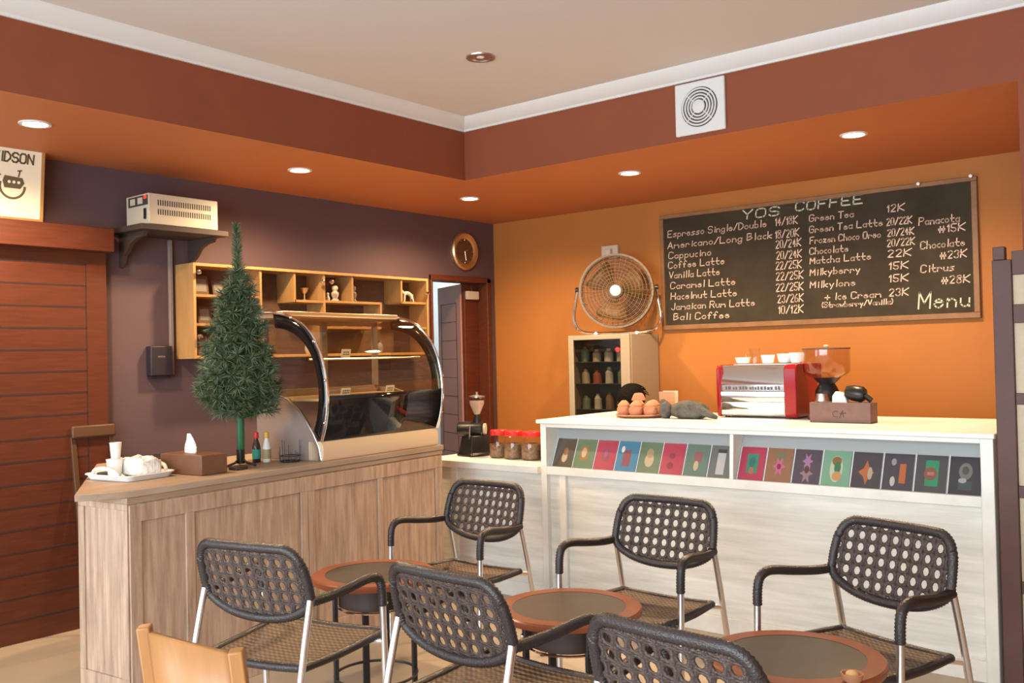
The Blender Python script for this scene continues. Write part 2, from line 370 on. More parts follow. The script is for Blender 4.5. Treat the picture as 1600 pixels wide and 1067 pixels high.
cl = thing('door_closer', 'small dark door closer at the top of the red door frame', 'door closer', (-0.07, -0.215, 1.96))
MB().box((-0.01, -0.075, -0.035), (0.02, 0.07, 0.035)).build('body', M['ivory'], cl, bevel=0.004)
MB().tube([(0.0, 0.0, 0.03), (-0.02, 0.01, 0.10)], 0.006, 8).build('arm', M['steel'], cl)

# sliding red door with header beam
MB_d = MB(); MB_d.box((0.012, -6.2, 0.0), (0.06, -3.483, 2.10), M['redwood'])
zz = 2.005
for k in range(17):
    MB_d.box((0.06, -6.0, zz-0.006-k*0.118), (0.0612, -3.60, zz+0.003-k*0.118), M['groove'])
MB_d.box((0.06, -3.604, 0.1), (0.0612, -3.598, 2.005), M['groove'])
o = struct(MB_d, 'door_3', None, 'large red brown planked sliding door at the left edge', 'door')
struct(MB().box((0.003, -6.2, 2.074), (0.15, -3.478, 2.207)), 'trim_5', M['redwood'], 'red brown header beam above the sliding door', 'beam', bevel=0.004)

# ------------------------------------------------------------------ downlights
LP = [(0.731, -4.167, 'lit downlight nearest the poster'), (0.715, -2.62, 'lit downlight in the soffit above the pastry case'), (0.738, -1.128, 'lit downlight in the soffit corner near the clock'),
      (2.066, -1.108, 'lit downlight in the soffit above the fan'), (3.483, -1.148, 'lit downlight in the soffit above the chalkboard')]
def downlight(x, y, label, z, lit, r=0.056):
    t = thing('downlight', label, 'ceiling light', (x, y, z), 0, 'recessed downlights')
    MB().lathe([(r+0.016, 0.0), (r+0.014, -0.006), (r, -0.006), (r-0.004, 0.0)], n=28, cap=False).build('rim', M['crown'] if lit else M['steel'], t)
    if lit: MB().lathe([(0.0, -0.001), (r-0.002, -0.001)], n=28, cap=False).build('lamp_glass', M['lampglow'], t)
    else:
        MB().lathe([(r-0.004, -0.002), (r*0.45, -0.0015), (0.0, -0.001)], n=28, cap=False).build('reflector', M['steel'], t)
        MB().lathe([(0.0, -0.006), (0.018, -0.004), (0.02, -0.002)], n=18, cap=False).build('bulb', M['ceramic'], t)
    if lit:
        lamp('downlight_lamp', 'SPOT', (x, y, z-0.03), 135, (1.0, 0.70, 0.40), (x, y, 0), spot_size=math.radians(160), spot_blend=0.7, shadow_soft_size=0.05)
for x, y, l in LP: downlight(x, y, l, ZS, True)
downlight(2.095, -2.555, 'unlit silver downlight in the white raised ceiling', ZT, False, 0.06)

# ------------------------------------------------------------------ exhaust fan on the soffit face
t = thing('exhaust_fan', 'square white exhaust fan with concentric ring grille on the soffit face', 'exhaust fan', (2.861, -FB, 2.737))
MB().box((-0.145, -0.022, -0.139), (0.145, -0.001, 0.139)).build('plate', M['crown'], t, bevel=0.006)
MB().lathe([(0.0, 0.0225), (0.106, 0.0225)], n=40, axis='y', cap=False).build('opening', M['vent'], t)
mb = MB()
for r in (0.096, 0.080, 0.064, 0.048): mb.lathe([(r-0.005, 0.026), (r-0.003, 0.031), (r+0.003, 0.031), (r+0.005, 0.026)], n=40, axis='y', cap=False)
for k in range(4):
    a = PI/4+k*PI/2; mb.tube([(0.03*math.cos(a), -0.026, 0.03*math.sin(a)), (0.104*math.cos(a), -0.026, 0.104*math.sin(a))], 0.003, 6)
mb.build('ring_grille', M['crown'], t)
MB().lathe([(0.036, 0.024), (0.036, 0.034), (0.028, 0.038), (0, 0.039)], n=30, axis='y').build('hub_cap', M['crown'], t)

# ------------------------------------------------------------------ clock, switch, chalkboard
t = thing('wall_clock', 'round gold rimmed wall clock with a dark face above the open door', 'clock', (0.0, -0.395, 2.313))
MB().lathe([(0.155, 0.001), (0.155, 0.028), (0.145, 0.040), (0.125, 0.036), (0.104, 0.022)], n=40, axis='x', cap=False).build('rim', M['gold'], t)
MB().lathe([(0.0, 0.020), (0.106, 0.020)], n=40, axis='x', cap=False).build('face', M['clockface'], t)
mb = MB()
for k in range(12):
    a = k*PI/6; c, s = math.cos(a), math.sin(a); mb.tube([(0.0215, 0.088*c, 0.088*s), (0.0215, 0.099*c, 0.099*s)], 0.002, 6)
mb.build('hour_marks', M['gold'], t)
MB().tube([(0.024, 0.0, 0.0), (0.024, 0.012, -0.075)], 0.003, 6).build('minute_hand', M['gold'], t)
MB().tube([(0.024, 0.0, 0.0), (0.024, 0.045, 0.02)], 0.0035, 6).build('hour_hand', M['gold'], t)

t = thing('wall_socket', 'cream wall socket box with a plug above the round fan', 'socket', (1.195, 0.0, 2.232))
MB().box((-0.075, -0.03, -0.05), (0.075, -0.001, 0.05)).build('plate', M['ivory'], t, bevel=0.006)
MB().box((-0.02, -0.065, -0.03), (0.03, -0.03, 0.02)).build('plug', M['ivory'], t, bevel=0.006)

t = thing('chalkboard', 'wide framed chalkboard menu with handwritten coffee prices on the orange wall', 'chalkboard', (0, 0, 0))
BX0, BX1, BZ0, BZ1 = 1.645, 3.822, 1.608, 2.460
MB().box((BX0+0.02, -0.016, BZ0+0.02), (BX1-0.02, -0.002, BZ1-0.02)).build('slate', M['board'], t)
mb = MB()
mb.box((BX0, -0.032, BZ0), (BX1, -0.001, BZ0+0.035)); mb.box((BX0, -0.032, BZ1-0.028), (BX1, -0.001, BZ1)); mb.box((BX0, -0.0315, BZ0+0.035), (BX0+0.03, -0.001, BZ1-0.028)); mb.box((BX1-0.034, -0.0315, BZ0+0.035), (BX1, -0.001, BZ1-0.028))
mb.build('frame', M['boardframe'], t, bevel=0.003)
def chalk(name, lines, m, th):
    mb = MB()
    for s, x0, x1, z, h in lines: write(mb, s, lambda a, b: (a, -0.0172, b), x0, x1, z, h, th)
    mb.build(name, m, t, smooth=False)
chalk('menu_lettering', [('Espresso Single/Double', 1.704, 2.475, 2.295, 0.047), ('14/18K', 2.543, 2.699, 2.294, 0.053), ('Americano/Long Black', 1.702, 2.513, 2.212, 0.047), ('18/20K', 2.541, 2.707, 2.207, 0.053), ('Cappucino', 1.706, 2.05, 2.135, 0.048), ('20/24K', 2.542, 2.719, 2.139, 0.053), ('Coffee Latte', 1.701, 2.152, 2.064, 0.048), ('20/24K', 2.545, 2.721, 2.063, 0.053), ('Vanilla Latte', 1.707, 2.113, 1.99, 0.048), ('22/25K', 2.538, 2.719, 1.993, 0.053), ('Caramel Latte', 1.715, 2.231, 1.912, 0.047), ('22/25K', 2.538, 2.728, 1.919, 0.053), ('Hacelnut Latte', 1.717, 2.241, 1.833, 0.047), ('22/25K', 2.536, 2.726, 1.843, 0.053), ('Jamaican Rum Latte', 1.721, 2.374, 1.757, 0.047), ('23/26K', 2.545, 2.724, 1.765, 0.053), ('Bali Coffee', 1.735, 2.179, 1.68, 0.047), ('10/12K', 2.549, 2.722, 1.691, 0.053), ('Green Tea', 2.782, 3.076, 2.297, 0.043), ('12K', 3.289, 3.394, 2.302, 0.045), ('Green Tea Latte', 2.78, 3.257, 2.222, 0.043), ('20/22K', 3.286, 3.438, 2.217, 0.045), ('Frozen Choco Oreo', 2.782, 3.245, 2.148, 0.043), ('20/24K', 3.289, 3.448, 2.147, 0.045), ('Chocolate', 2.778, 3.034, 2.076, 0.043), ('20/22K', 3.285, 3.451, 2.082, 0.045), ('Matcha Latte', 2.779, 3.178, 2.013, 0.043), ('22K', 3.285, 3.428, 2.015, 0.045), ('Milkyberry', 2.777, 3.106, 1.935, 0.043), ('15K', 3.291, 3.407, 1.936, 0.045), ('Milkylone', 2.775, 3.073, 1.852, 0.043), ('15K', 3.289, 3.405, 1.858, 0.045), ('+ Ice Cream', 2.873, 3.235, 1.766, 0.043), ('23K', 3.288, 3.404, 1.768, 0.045), ('(Strawberry/Vanilla)', 2.847, 3.308, 1.717, 0.034), ('Panacota', 3.481, 3.715, 2.199, 0.046), ('#15K', 3.593, 3.744, 2.141, 0.046), ('Chocolate', 3.486, 3.739, 2.05, 0.046), ('#23K', 3.598, 3.749, 1.979, 0.046), ('Citrus', 3.483, 3.676, 1.903, 0.046), ('#28K', 3.603, 3.762, 1.825, 0.046)], M['chalk'], 0.0062)
for row in (('YOS', 2.298, 2.568, 2.366, 0.059), ('COFFEE', 2.687, 3.133, 2.378, 0.057), ('Menu', 3.462, 3.755, 1.68, 0.1)): chalk('title_lettering', [row], M['chalkbig'], 0.009)
for nm, x, z, l in (('push_pin', 3.495, 2.463, 'white push pin on the chalkboard top edge'), ('push_pin', 3.795, 2.470, 'white push pin at the chalkboard upper right corner')):
    p = tag(MB().lathe([(0.004, 0.033), (0.004, 0.045), (0.010, 0.050), (0.010, 0.060), (0, 0.062)], n=14, axis='y').build(nm, M['ceramic']), l, 'push pin', 'push pins on the chalkboard'); p.location = (x, 0, z-0.012)

# ------------------------------------------------------------------ poster standing on the header beam
t = thing('poster', 'yellow framed motorcycle poster standing on the red header beam', 'poster', (0.105, -4.14, 2.208), 0)
LEAN = Matrix.Rotation(math.radians(6), 3, 'Y')
PW, PH = 0.285, 0.385
def pl(y, z, x=0.0): return LEAN @ Vector((x, y, z))
mb = MB()
for a, b in (((-0.011, -PW, 0), (0.006, PW, 0.016)), ((-0.011, -PW, PH-0.016), (0.006, PW, PH)), ((-0.011, -PW, 0.016), (0.006, -PW+0.016, PH-0.016)), ((-0.011, PW-0.016, 0.016), (0.006, PW, PH-0.016))):
    mb.box(a, b, None, LEAN, (0, 0, 0))
mb.build('frame', M['cabwood'], t)
MB().box((-0.009, -PW+0.01, 0.01), (0.001, PW-0.01, PH-0.01), None, LEAN, (0, 0, 0)).build('sheet', M['poster'], t)
mb = MB(); write(mb, 'DAVIDSON', lambda a, b: pl(a, b, 0.0022), -0.055, 0.225, PH-0.085, 0.048, 0.009, wob=0.05)
mb.build('lettering', M['ink'], t, smooth=False)
mb = MB()
fa = lambda a, b: pl(a, b, 0.0022)
def ring(mb, cx, cy, r, th, a0=0, a1=2*PI, n=24, f=fa):
    A = arc(cx, cy, r, a0, a1, n); B = arc(cx, cy, r-th, a0, a1, n); mb.strip([f(*p) for p in A], [f(*p) for p in B])
ring(mb, 0.125, 0.175, 0.068, 0.012, PI*0.9, PI*2.02); ring(mb, -0.04, 0.175, 0.068, 0.012)
mb.add([fa(*p) for p in ((0.085, 0.165), (0.165, 0.165), (0.185, 0.195), (0.175, 0.222), (0.085, 0.228), (0.075, 0.2))], [(0, 1, 2, 3, 4, 5)])
mb.add([fa(*p) for p in ((-0.02, 0.17), (0.06, 0.16), (0.055, 0.20), (0.02, 0.225), (-0.03, 0.225))], [(0, 1, 2, 3, 4)])
mb.add([fa(*p) for p in ((0.0, 0.225), (0.07, 0.225), (0.05, 0.25), (0.01, 0.248))], [(0, 1, 2, 3)])
mb.add([fa(*p) for p in ((0.150, 0.225), (0.158, 0.225), (0.166, 0.26), (0.158, 0.26))], [(0, 1, 2, 3)])
mb.add([fa(*p) for p in ((0.148, 0.252), (0.172, 0.258), (0.172, 0.264), (0.148, 0.260))], [(0, 1, 2, 3)])
mb.build('motorcycle_print', M['ink'], t, smooth=False)
mb = MB()
for k in range(3): mb.lathe([(0.0, 0), (0.008, 0)], n=12, cap=False); 
mb.v = []; mb.f = []; mb.m = []
for k in range(3): mb.add([pl(0.108+0.024*k+0.008*math.cos(q*PI/6), 0.197+0.008*math.sin(q*PI/6), 0.003) for q in range(12)], [tuple(range(12))])
mb.build('headlamp_print', M['poster'], t, smooth=False)

# ------------------------------------------------------------------ voltage stabiliser on a bracket shelf
t = thing('bracket_shelf', 'dark wooden bracket shelf under the ivory stabiliser box', 'shelf', (0, 0, 0))
MB().box((0.001, -3.42, 2.195), (0.335, -2.86, 2.226)).build('board', M['darkin'], t, bevel=0.003)
for y in (-3.36, -2.915):
    pts = [(0.001, 2.194), (0.28, 2.194), (0.26, 2.165), (0.20, 2.16), (0.13, 2.135), (0.085, 2.09), (0.05, 2.07), (0.03, 2.02), (0.001, 2.0)]
    MB().prism(pts, lambda a, b: (a, y-0.012, b), lambda a, b: (a, y+0.012, b)).build('bracket', M['darkin'], t)
t = thing('voltage_stabiliser', 'ivory metal voltage stabiliser box with vent slots on the bracket shelf', 'electrical box', (0.057, -3.354, 2.2265))
MB().box((0, 0, 0.006), (0.243, 0.445, 0.180)).build('casing', M['ivory'], t, bevel=0.004)
for r in range(2):
    mb = MB()
    for k in range(24): mb.box((0.243, 0.055+k*0.0145, 0.062+r*0.052), (0.2438, 0.062+k*0.0145, 0.094+r*0.052))
    mb.build('vent_slots', M['vent'], t)
MB().box((0.03, -0.004, 0.115), (0.235, 0.0, 0.170)).build('meter_panel', M['vent'], t)
for x in (0.055, 0.135): MB().box((x, -0.0065, 0.124), (x+0.05, -0.004, 0.160)).build('meter', M['ivory'], t)
MB().box((0.203, -0.007, 0.150), (0.226, -0.004, 0.168)).build('indicator_lamp', M['indicator'], t)
MB().box((0.200, -0.008, 0.035), (0.218, -0.0005, 0.095)).build('switch', M['black'], t)
for x, y in ((0.02, 0.02), (0.22, 0.02), (0.02, 0.42), (0.22, 0.42)): MB().lathe([(0.01, 0.0003), (0.01, 0.006)], (x, y, 0), n=10).build('foot', M['black'], t)
tag(MB().box((0.001, -3.066, 1.377), (0.024, -3.044, 2.19)).build('cable_conduit', M['greyside'], bevel=0.003), 'thin vertical cable conduit running down beside the wall cabinet', 'conduit')
t = thing('wall_speaker', 'small dark navy box mounted on the aubergine wall left of the cabinet', 'wall box', (0.001, -3.147, 1.46))
MB().box((0, -0.07, -0.088), (0.06, 0.07, 0.088)).build('casing', M['darkblue'], t, bevel=0.006)
MB().box((0.06, -0.025, 0.02), (0.0615, 0.02, 0.03)).build('badge', M['steel'], t)
MB().box((0.0, -0.062, -0.105), (0.045, 0.062, -0.089)).build('bracket', M['darkblue'], t)

# ------------------------------------------------------------------ glass fronted wall cabinet
CX, CY0, CY1, CZ0, CZ1 = 0.20, -3.018, -1.018, 1.468, 2.042
t = thing('wall_cabinet', 'long pale pine wall cabinet with glass doors above the pastry case', 'cabinet', (0, 0, 0))
mb = MB(); mb.box((0.001, CY0, CZ0), (CX, CY0+0.018, CZ1)); mb.box((0.001, CY1-0.018, CZ0), (CX, CY1, CZ1)); mb.box((0.001, CY0+0.018, CZ1-0.018), (CX, CY1-0.018, CZ1)); mb.box((0.001, CY0+0.018, CZ0), (CX, CY1-0.018, CZ0+0.018))
mb.build('carcass', M['cabwood'], t, bevel=0.0015)
MB().box((0.002, CY0+0.018, CZ0+0.018), (0.008, CY1-0.018, CZ1-0.018)).build('back_panel', M['cabback'], t)
def cshelf(y0, y1, z): MB().box((0.008, y0, z-0.008), (CX-0.012, y1, z+0.008)).build('shelf', M['cabwood'], t)
def cdiv(y, z0, z1): MB().box((0.008, y-0.008, z0), (CX-0.012, y+0.008, z1)).build('divider', M['cabwood'], t)
cshelf(CY0+0.018, -2.54, 1.848); cshelf(CY0+0.018, -2.54, 1.674); cdiv(-2.53, CZ0+0.018, CZ1-0.018)
cshelf(-2.262, -2.023, 1.838); cdiv(-2.262, 1.83, CZ1-0.018); cdiv(-2.015, CZ0+0.018, CZ1-0.018)
cshelf(-2.007, -1.50, 1.842); cdiv(-1.763, 1.85, CZ1-0.018); cdiv(-1.497, 1.70, 1.85); cshelf(-2.007, -1.497, 1.665)
cdiv(-1.288, 1.855, CZ1-0.018); cshelf(-1.288, CY1-0.018, 1.856); cshelf(-1.20, CY1-0.018, 1.668)
YB = [CY0+0.004, -2.53, -2.018, -1.514, CY1-0.004]
for i in range(4):
    d = MB().box((CX-0.006, YB[i]+0.003, CZ0+0.004), (CX-0.001, YB[i+1]-0.003, CZ1-0.004)).build('glass_door', M['clear'], t)
for y, z in ((-2.992, 1.985), (-2.992, 1.60), (-2.055, 1.972), (-1.975, 1.972), (-1.045, 1.93)):
    MB().lathe([(0.006, 0.0), (0.006, 0.012), (0.015, 0.018), (0.013, 0.03), (0, 0.034)], (CX, y, z), n=16, axis='x').build('knob', M['chrome'], t)
def fig(name, prof, y, z, m, label, x=0.12, group='ornaments in the wall cabinet', n=14):
    o = MB().lathe(prof, n=n).build(name, m); o.location = (x, y, z+0.0005); return tag(o, label, 'ornament', group)
FG = [(0.022, 0), (0.022, 0.008), (0.012, 0.02), (0.02, 0.04), (0.021, 0.06), (0.011, 0.075), (0.018, 0.092), (0.015, 0.11), (0, 0.118)]
CUP = [(0.024, 0), (0.024, 0.004), (0.005, 0.01), (0.005, 0.045), (0.016, 0.055), (0.028, 0.085), (0.026, 0.085), (0.012, 0.056), (0, 0.052)]
SM = [(0.014, 0), (0.016, 0.02), (0.008, 0.035), (0.012, 0.05), (0, 0.06)]
VS = [(0.02, 0), (0.03, 0.03), (0.026, 0.06), (0.014, 0.075), (0.02, 0.09), (0.017, 0.09), (0, 0.07)]
Z1 = 1.850
fig('goblet', CUP, -2.13, 1.846, M['gold'], 'gold goblet in the second bay of the wall cabinet')
fig('figurine', SM, -2.225, 1.846, M['gold'], 'tiny gold figurine beside the goblet in the wall cabinet')
fig('figurine', SM, -1.93, Z1, M['pale'], 'small pale figurine right of the cabinet door knobs')
fig('figurine', [(r*1.25, z*0.95) for r, z in FG], -1.865, Z1, M['pale'], 'stout pale figurine in the third bay of the wall cabinet')
fig('figurine', FG, -1.695, Z1, M['greyfig'], 'slim grey figurine in the fourth bay of the wall cabinet')
fig('vase', VS, -2.10, 1.486, M['pale'], 'small pale vase low in the cabinet behind the case')
fig('figurine', [(r, z*0.7) for r, z in VS], -1.85, 1.673, M['greyfig'], 'squat grey ornament on the lower cabinet shelf')
fig('figurine', SM, -1.78, 1.673, M['pale'], 'little pale ornament on the lower cabinet shelf')
fig('figurine', SM, -1.60, 1.673, M['pale'], 'little pale ornament at the right end of the lower shelf')
fig('pot', VS, -1.46, 1.486, M['greyfig'], 'dark pot on the cabinet floor near the right end')
# animal ornament
mb = MB(); mb.tube(smooth_path([(0, -0.045, 0.055), (0, -0.01, 0.07), (0, 0.03, 0.055), (0, 0.045, 0.03)]), 0.014, 10); mb.ball((0, -0.055, 0.075), 0.014, seg=10, ring=8)
for y in (-0.038, 0.038):
    for x in (-0.01, 0.01): mb.tube([(x, y, 0.06), (x*1.3, y+(0.01 if y > 0 else -0.01), 0.0)], 0.006, 8)
o = tag(mb.build('animal_figurine', M['pale']), 'pale four legged animal figurine in the right hand bay of the cabinet', 'ornament', 'ornaments in the wall cabinet'); o.location = (0.12, -1.16, 1.8645)
# framed pictures in the left bay
def pframe(y, z, label, sz=1.0):
    t = thing('photo_frame', label, 'photo frame', (0.10, y, z), 0, 'photo frames in the wall cabinet')
    Rl = Matrix.Rotation(math.radians(-9), 3, 'Y')
    MB().box((-0.004, -0.05*sz, 0.003), (0.004, 0.05*sz, 0.12*sz), None, Rl, (0, 0, 0)).build('frame', M['cabback'], t)
    MB().box((0.0042, -0.036*sz, 0.022*sz), (0.005, 0.036*sz, 0.10*sz), None, Rl, (0, 0, 0)).build('picture', M['greyfig'], t)
pframe(-2.90, 1.857, 'small framed picture on the top left cabinet shelf'); pframe(-2.78, 1.857, 'second framed picture beside it on the top left cabinet shelf', 0.8)
pframe(-2.88, 1.683, 'framed picture on the middle left cabinet shelf', 0.9); pframe(-2.88, 1.487, 'framed picture on the bottom left of the cabinet', 1.0)

# ------------------------------------------------------------------ teak counter (s runs along the front, d towards the wall)
CN = Vector((1.57475, -4.19951, 0)); U = Vector((-0.0991367, 0.9950738, 0)); V = Vector((-0.9950738, -0.0991367, 0)); CH = 0.93
RZ = math.atan2(-U.x, U.y)        # rotation taking +y to U
def sd(s, d, z=0.0): return CN+U*s+V*d+Vector((0, 0, z))
def L(s, d, z=0.0): return Vector((-d, s, z))      # the same in the counter's own frame (x = -d, y = s)
def cthing(name, label, cat, s=0.0, d=0.0, z=0.0, rz=0.0, group=None):
    return thing(name, label, cat, sd(s, d, z), RZ+rz, group)
t = cthing('teak_counter', 'greyed teak service counter holding the pastry case', 'counter')
poly = [(-0.17, 0.10), (0.0, -0.012), (2.075, -0.012), (2.075, 0.72), (1.05, 0.72), (1.0, 1.10), (0.57, 1.10)]
mb = MB().prism(poly, lambda s, d: L(s, d, CH-0.028), lambda s, d: L(s, d, CH)); mb.build('worktop', M['walnuttop'], t, bevel=0.003)
mb = MB(); mb.prism([(-0.012, -0.006), (2.07, -0.006), (2.07, 0.02), (-0.012, 0.02)], lambda s, d: L(s, d, CH-0.055), lambda s, d: L(s, d, CH-0.028))
mb.prism([(-0.012, 0.02), (0.02, 0.02), (0.02, 0.345), (-0.012, 0.345)], lambda s, d: L(s, d, CH-0.055), lambda s, d: L(s, d, CH-0.028))
mb.build('moulding', M['walnuttop'], t, bevel=0.004)
# front panel, with routed frames
mb = MB(); mb.prism([(0.0, 0.0), (2.06, 0.0), (2.06, 0.03), (0.0, 0.03)], lambda s, d: L(s, d, 0), lambda s, d: L(s, d, CH-0.055), M['walnut'])
mb.prism([(0.0, 0.03), (0.03, 0.03), (0.03, 0.34), (0.0, 0.34)], lambda s, d: L(s, d, 0), lambda s, d: L(s, d, CH-0.055), M['walnut'])
mb.prism([(2.03, 0.03), (2.06, 0.03), (2.06, 0.34), (2.03, 0.34)], lambda s, d: L(s, d, 0), lambda s, d: L(s, d, CH-0.055), M['walnut'])
mb.build('front_panel', None, t, bevel=0.003)
mb = MB()
def fbar(s0, s1, z0, z1, p=0.009): mb.prism([(s0, -p), (s1, -p), (s1, 0.0), (s0, 0.0)], lambda s, d: L(s, d, z0), lambda s, d: L(s, d, z1))
fbar(0.0, 2.06, 0.80, 0.87); fbar(0.0, 2.06, 0.0, 0.13)
for a, b in ((0.0, 0.055), (0.27, 0.315), (0.94, 0.984), (0.988, 1.03), (1.50, 1.535), (2.0, 2.06)): fbar(a, b, 0.13, 0.80)
def ebar(d0, d1, z0, z1, p=0.008): mb.prism([(-p, d0), (0.0, d0), (0.0, d1), (-p, d1)], lambda s, d: L(s, d, z0), lambda s, d: L(s, d, z1))
ebar(0.0, 0.34, 0.85, 0.875); ebar(0.0, 0.34, 0.0, 0.165); ebar(0.0, 0.05, 0.165, 0.85); ebar(0.30, 0.34, 0.165, 0.85)
mb.build('panel_frame', M['walnut'], t, bevel=0.002)
mb = MB()
for z in (0.12, 0.40, 0.66): mb.prism([(0.16, 0.345), (2.03, 0.345), (2.03, 0.66), (0.45, 0.66)], lambda s, d: L(s, d, z), lambda s, d: L(s, d, z+0.02))
mb.build('inner_shelves', M['darkin'], t)
mb = MB(); mb.prism([(2.03, 0.345), (2.06, 0.345), (2.06, 0.70), (2.03, 0.70)], lambda s, d: L(s, d, 0), lambda s, d: L(s, d, CH-0.03)); mb.prism([(0.50, 0.67), (2.03, 0.67), (2.03, 0.70), (0.50, 0.70)], lambda s, d: L(s, d, 0), lambda s, d: L(s, d, CH-0.03))
mb.build('rear_panel', M['darkin'], t)
MB().box(L(0.66, 1.08, 0), L(0.70, 1.04, CH-0.029)).build('support_leg', M['darkin'], t)
MB().box(L(0.93, 1.08, 0), L(0.97, 1.04, CH-0.029)).build('support_leg', M['darkin'], t)

# ------------------------------------------------------------------ curved glass pastry case
S0, S1 = 1.118, 2.062
ARC = [(0.030, 1.030), (0.004, 1.10), (-0.012, 1.18), (-0.018, 1.26), (-0.012, 1.34), (0.006, 1.42), (0.036, 1.495), (0.080, 1.560), (0.135, 1.615), (0.20, 1.655), (0.28, 1.683), (0.37, 1.697)]
arcs = [tuple(p[:2]) for p in smooth_path([(a, b, 0) for a, b in ARC], 3)]
t = cthing('pastry_display_case', 'refrigerated pastry display case with curved glass front on the teak counter', 'display case', 0, 0, CH+0.0005)
def C(s, d, z): return L(s, d, z-CH)
DB = 0.50
fr = [(0.022, 0.930), (0.016, 0.96), (0.016, 1.0), (0.030, 1.030), (0.12, 1.030), (0.12, 0.930)]
MB().prism(fr, lambda a, b: C(S0, a, b), lambda a, b: C(S1, a, b)).build('front_base', M['cream'], t, bevel=0.003)
side = [(0.026, 0.930), (0.045, 1.0), (0.085, 1.07), (0.129, 1.125), (0.19, 1.19), (0.266, 1.245), (0.35, 1.268), (DB, 1.274), (DB, 0.930)]
for s0, s1 in ((S0, S0+0.02), (S1-0.02, S1)):
    MB().prism(side, lambda a, b: C(s0, a+0.001, b), lambda a, b: C(s1, a+0.001, b)).build('side_panel', M['greyside'], t, bevel=0.002)
MB().tube([C(S0, a-0.002, b) for a, b in [(0.030, 0.937)]+side[1:-2]], 0.005, 8).build('side_trim', M['alu'], t)
MB().box(C(S0+0.021, 0.44, 0.93), C(S1-0.021, 0.121, 1.03)).build('plinth', M['black'], t)
na = len(arcs)
black_n = next(i for i, p in enumerate(arcs) if p[1] > 1.255)
MB().strip([C(S0+0.012, *p) for p in arcs[:black_n+1]], [C(S1-0.012, *p) for p in arcs[:black_n+1]]).build('black_front_glass', M['blackglass'], t, solid=0.004)
MB().strip([C(S0+0.012, *p) for p in arcs[black_n:]], [C(S1-0.012, *p) for p in arcs[black_n:]]).build('front_glass', M['caseglass'], t)
# end glass with a wide black printed border
ctr = (0.30, 1.30)
for s in (S0+0.008, S1-0.008):
    inner = [(ctr[0]+(a-ctr[0])*0.80, ctr[1]+(b-ctr[1])*0.80) for a, b in arcs]
    MB().strip([C(s, *p) for p in arcs], [C(s, *p) for p in inner]).build('glass_border', M['blackglass'], t, solid=0.003)
    pts = inner+[(0.37, 1.30), (0.20, 1.20), (0.13, 1.13)]
    MB().add([C(s, *p) for p in pts], [tuple(range(len(pts)))]).build('end_glass', M['caseglass'], t)
for s in (S0, S1): MB().tube([C(s, a-0.004, b) for a, b in arcs]+[C(s, DB, 1.702)], 0.0085, 10).build('arch_trim', M['chrome'], t)
for s in (S0-0.009, S1+0.009):
    for i in (4, 12, 20, 28): MB().ball(C(s, arcs[i][0]-0.003, arcs[i][1]), 0.009, seg=10, ring=6).build('stud', M['chrome'], t)
MB().box(C(S0+0.01, DB, 1.668), C(S1-0.01, 0.30, 1.704)).build('top_bar', M['gold'], t, bevel=0.004)  # chrome bar, with its brownish reflection put into the gold colour
MB().box(C(S0+0.022, 0.46, 1.232), C(S1-0.022, 0.03, 1.246)).build('deck', M['cream'], t)
MB().box(C(S0+0.025, 0.40, 1.444), C(S1-0.025, 0.13, 1.451)).build('glass_shelf', M['caseglass'], t)
MB().tube([C(S0+0.022, 0.128, 1.447), C(S1-0.022, 0.128, 1.447)], 0.006, 8).build('shelf_rail', M['alu'], t)
mb = MB()
sm = (S0+S1)/2
for a, b in ((S0+0.02, S0+0.055), (sm-0.02, sm+0.02), (S1-0.055, S1-0.02)): mb.box(C(a, 0.475, 1.27), C(b, 0.455, 1.66))
mb.box(C(S0+0.02, 0.475, 1.247), C(S1-0.02, 0.455, 1.285)); mb.box(C(S0+0.02, 0.475, 1.64), C(S1-0.02, 0.455, 1.665))
mb.build('rear_door_frame', M['greyside'], t)
for a, b in ((S0+0.055, sm-0.02), (sm+0.02, S1-0.055)): MB().box(C(a, 0.468, 1.285), C(b, 0.463, 1.64)).build('rear_door_glass', M['clear'], t)
def price_tag(s, d, z, label):
    t = cthing('price_tag', label, 'price tag', s, d, z, 0, 'price tags in the pastry case')
    Rl = Matrix.Rotation(math.radians(12), 3, 'Y')
    MB().box((-0.002, -0.034, 0.001), (0.002, 0.034, 0.048), None, Rl, (0, 0, 0)).build('card', M['ceramic'], t)
    mb = MB()
    for r in range(2):
        x = -0.022
        while x < 0.02:
            wd = random.uniform(0.005, 0.011); mb.box((0.002, x, 0.030-r*0.012), (0.0026, x+wd, 0.036-r*0.012), None, Rl, (0, 0, 0)); x += wd+0.004
    mb.build('print', M['vent'], t)
price_tag(1.443, 0.16, 1.4515, 'white price tag on the glass shelf of the pastry case')
price_tag(1.345, 0.075, 1.2465, 'left white price tag on the deck of the pastry case')
price_tag(1.70, 0.075, 1.2465, 'right white price tag on the deck of the pastry case')

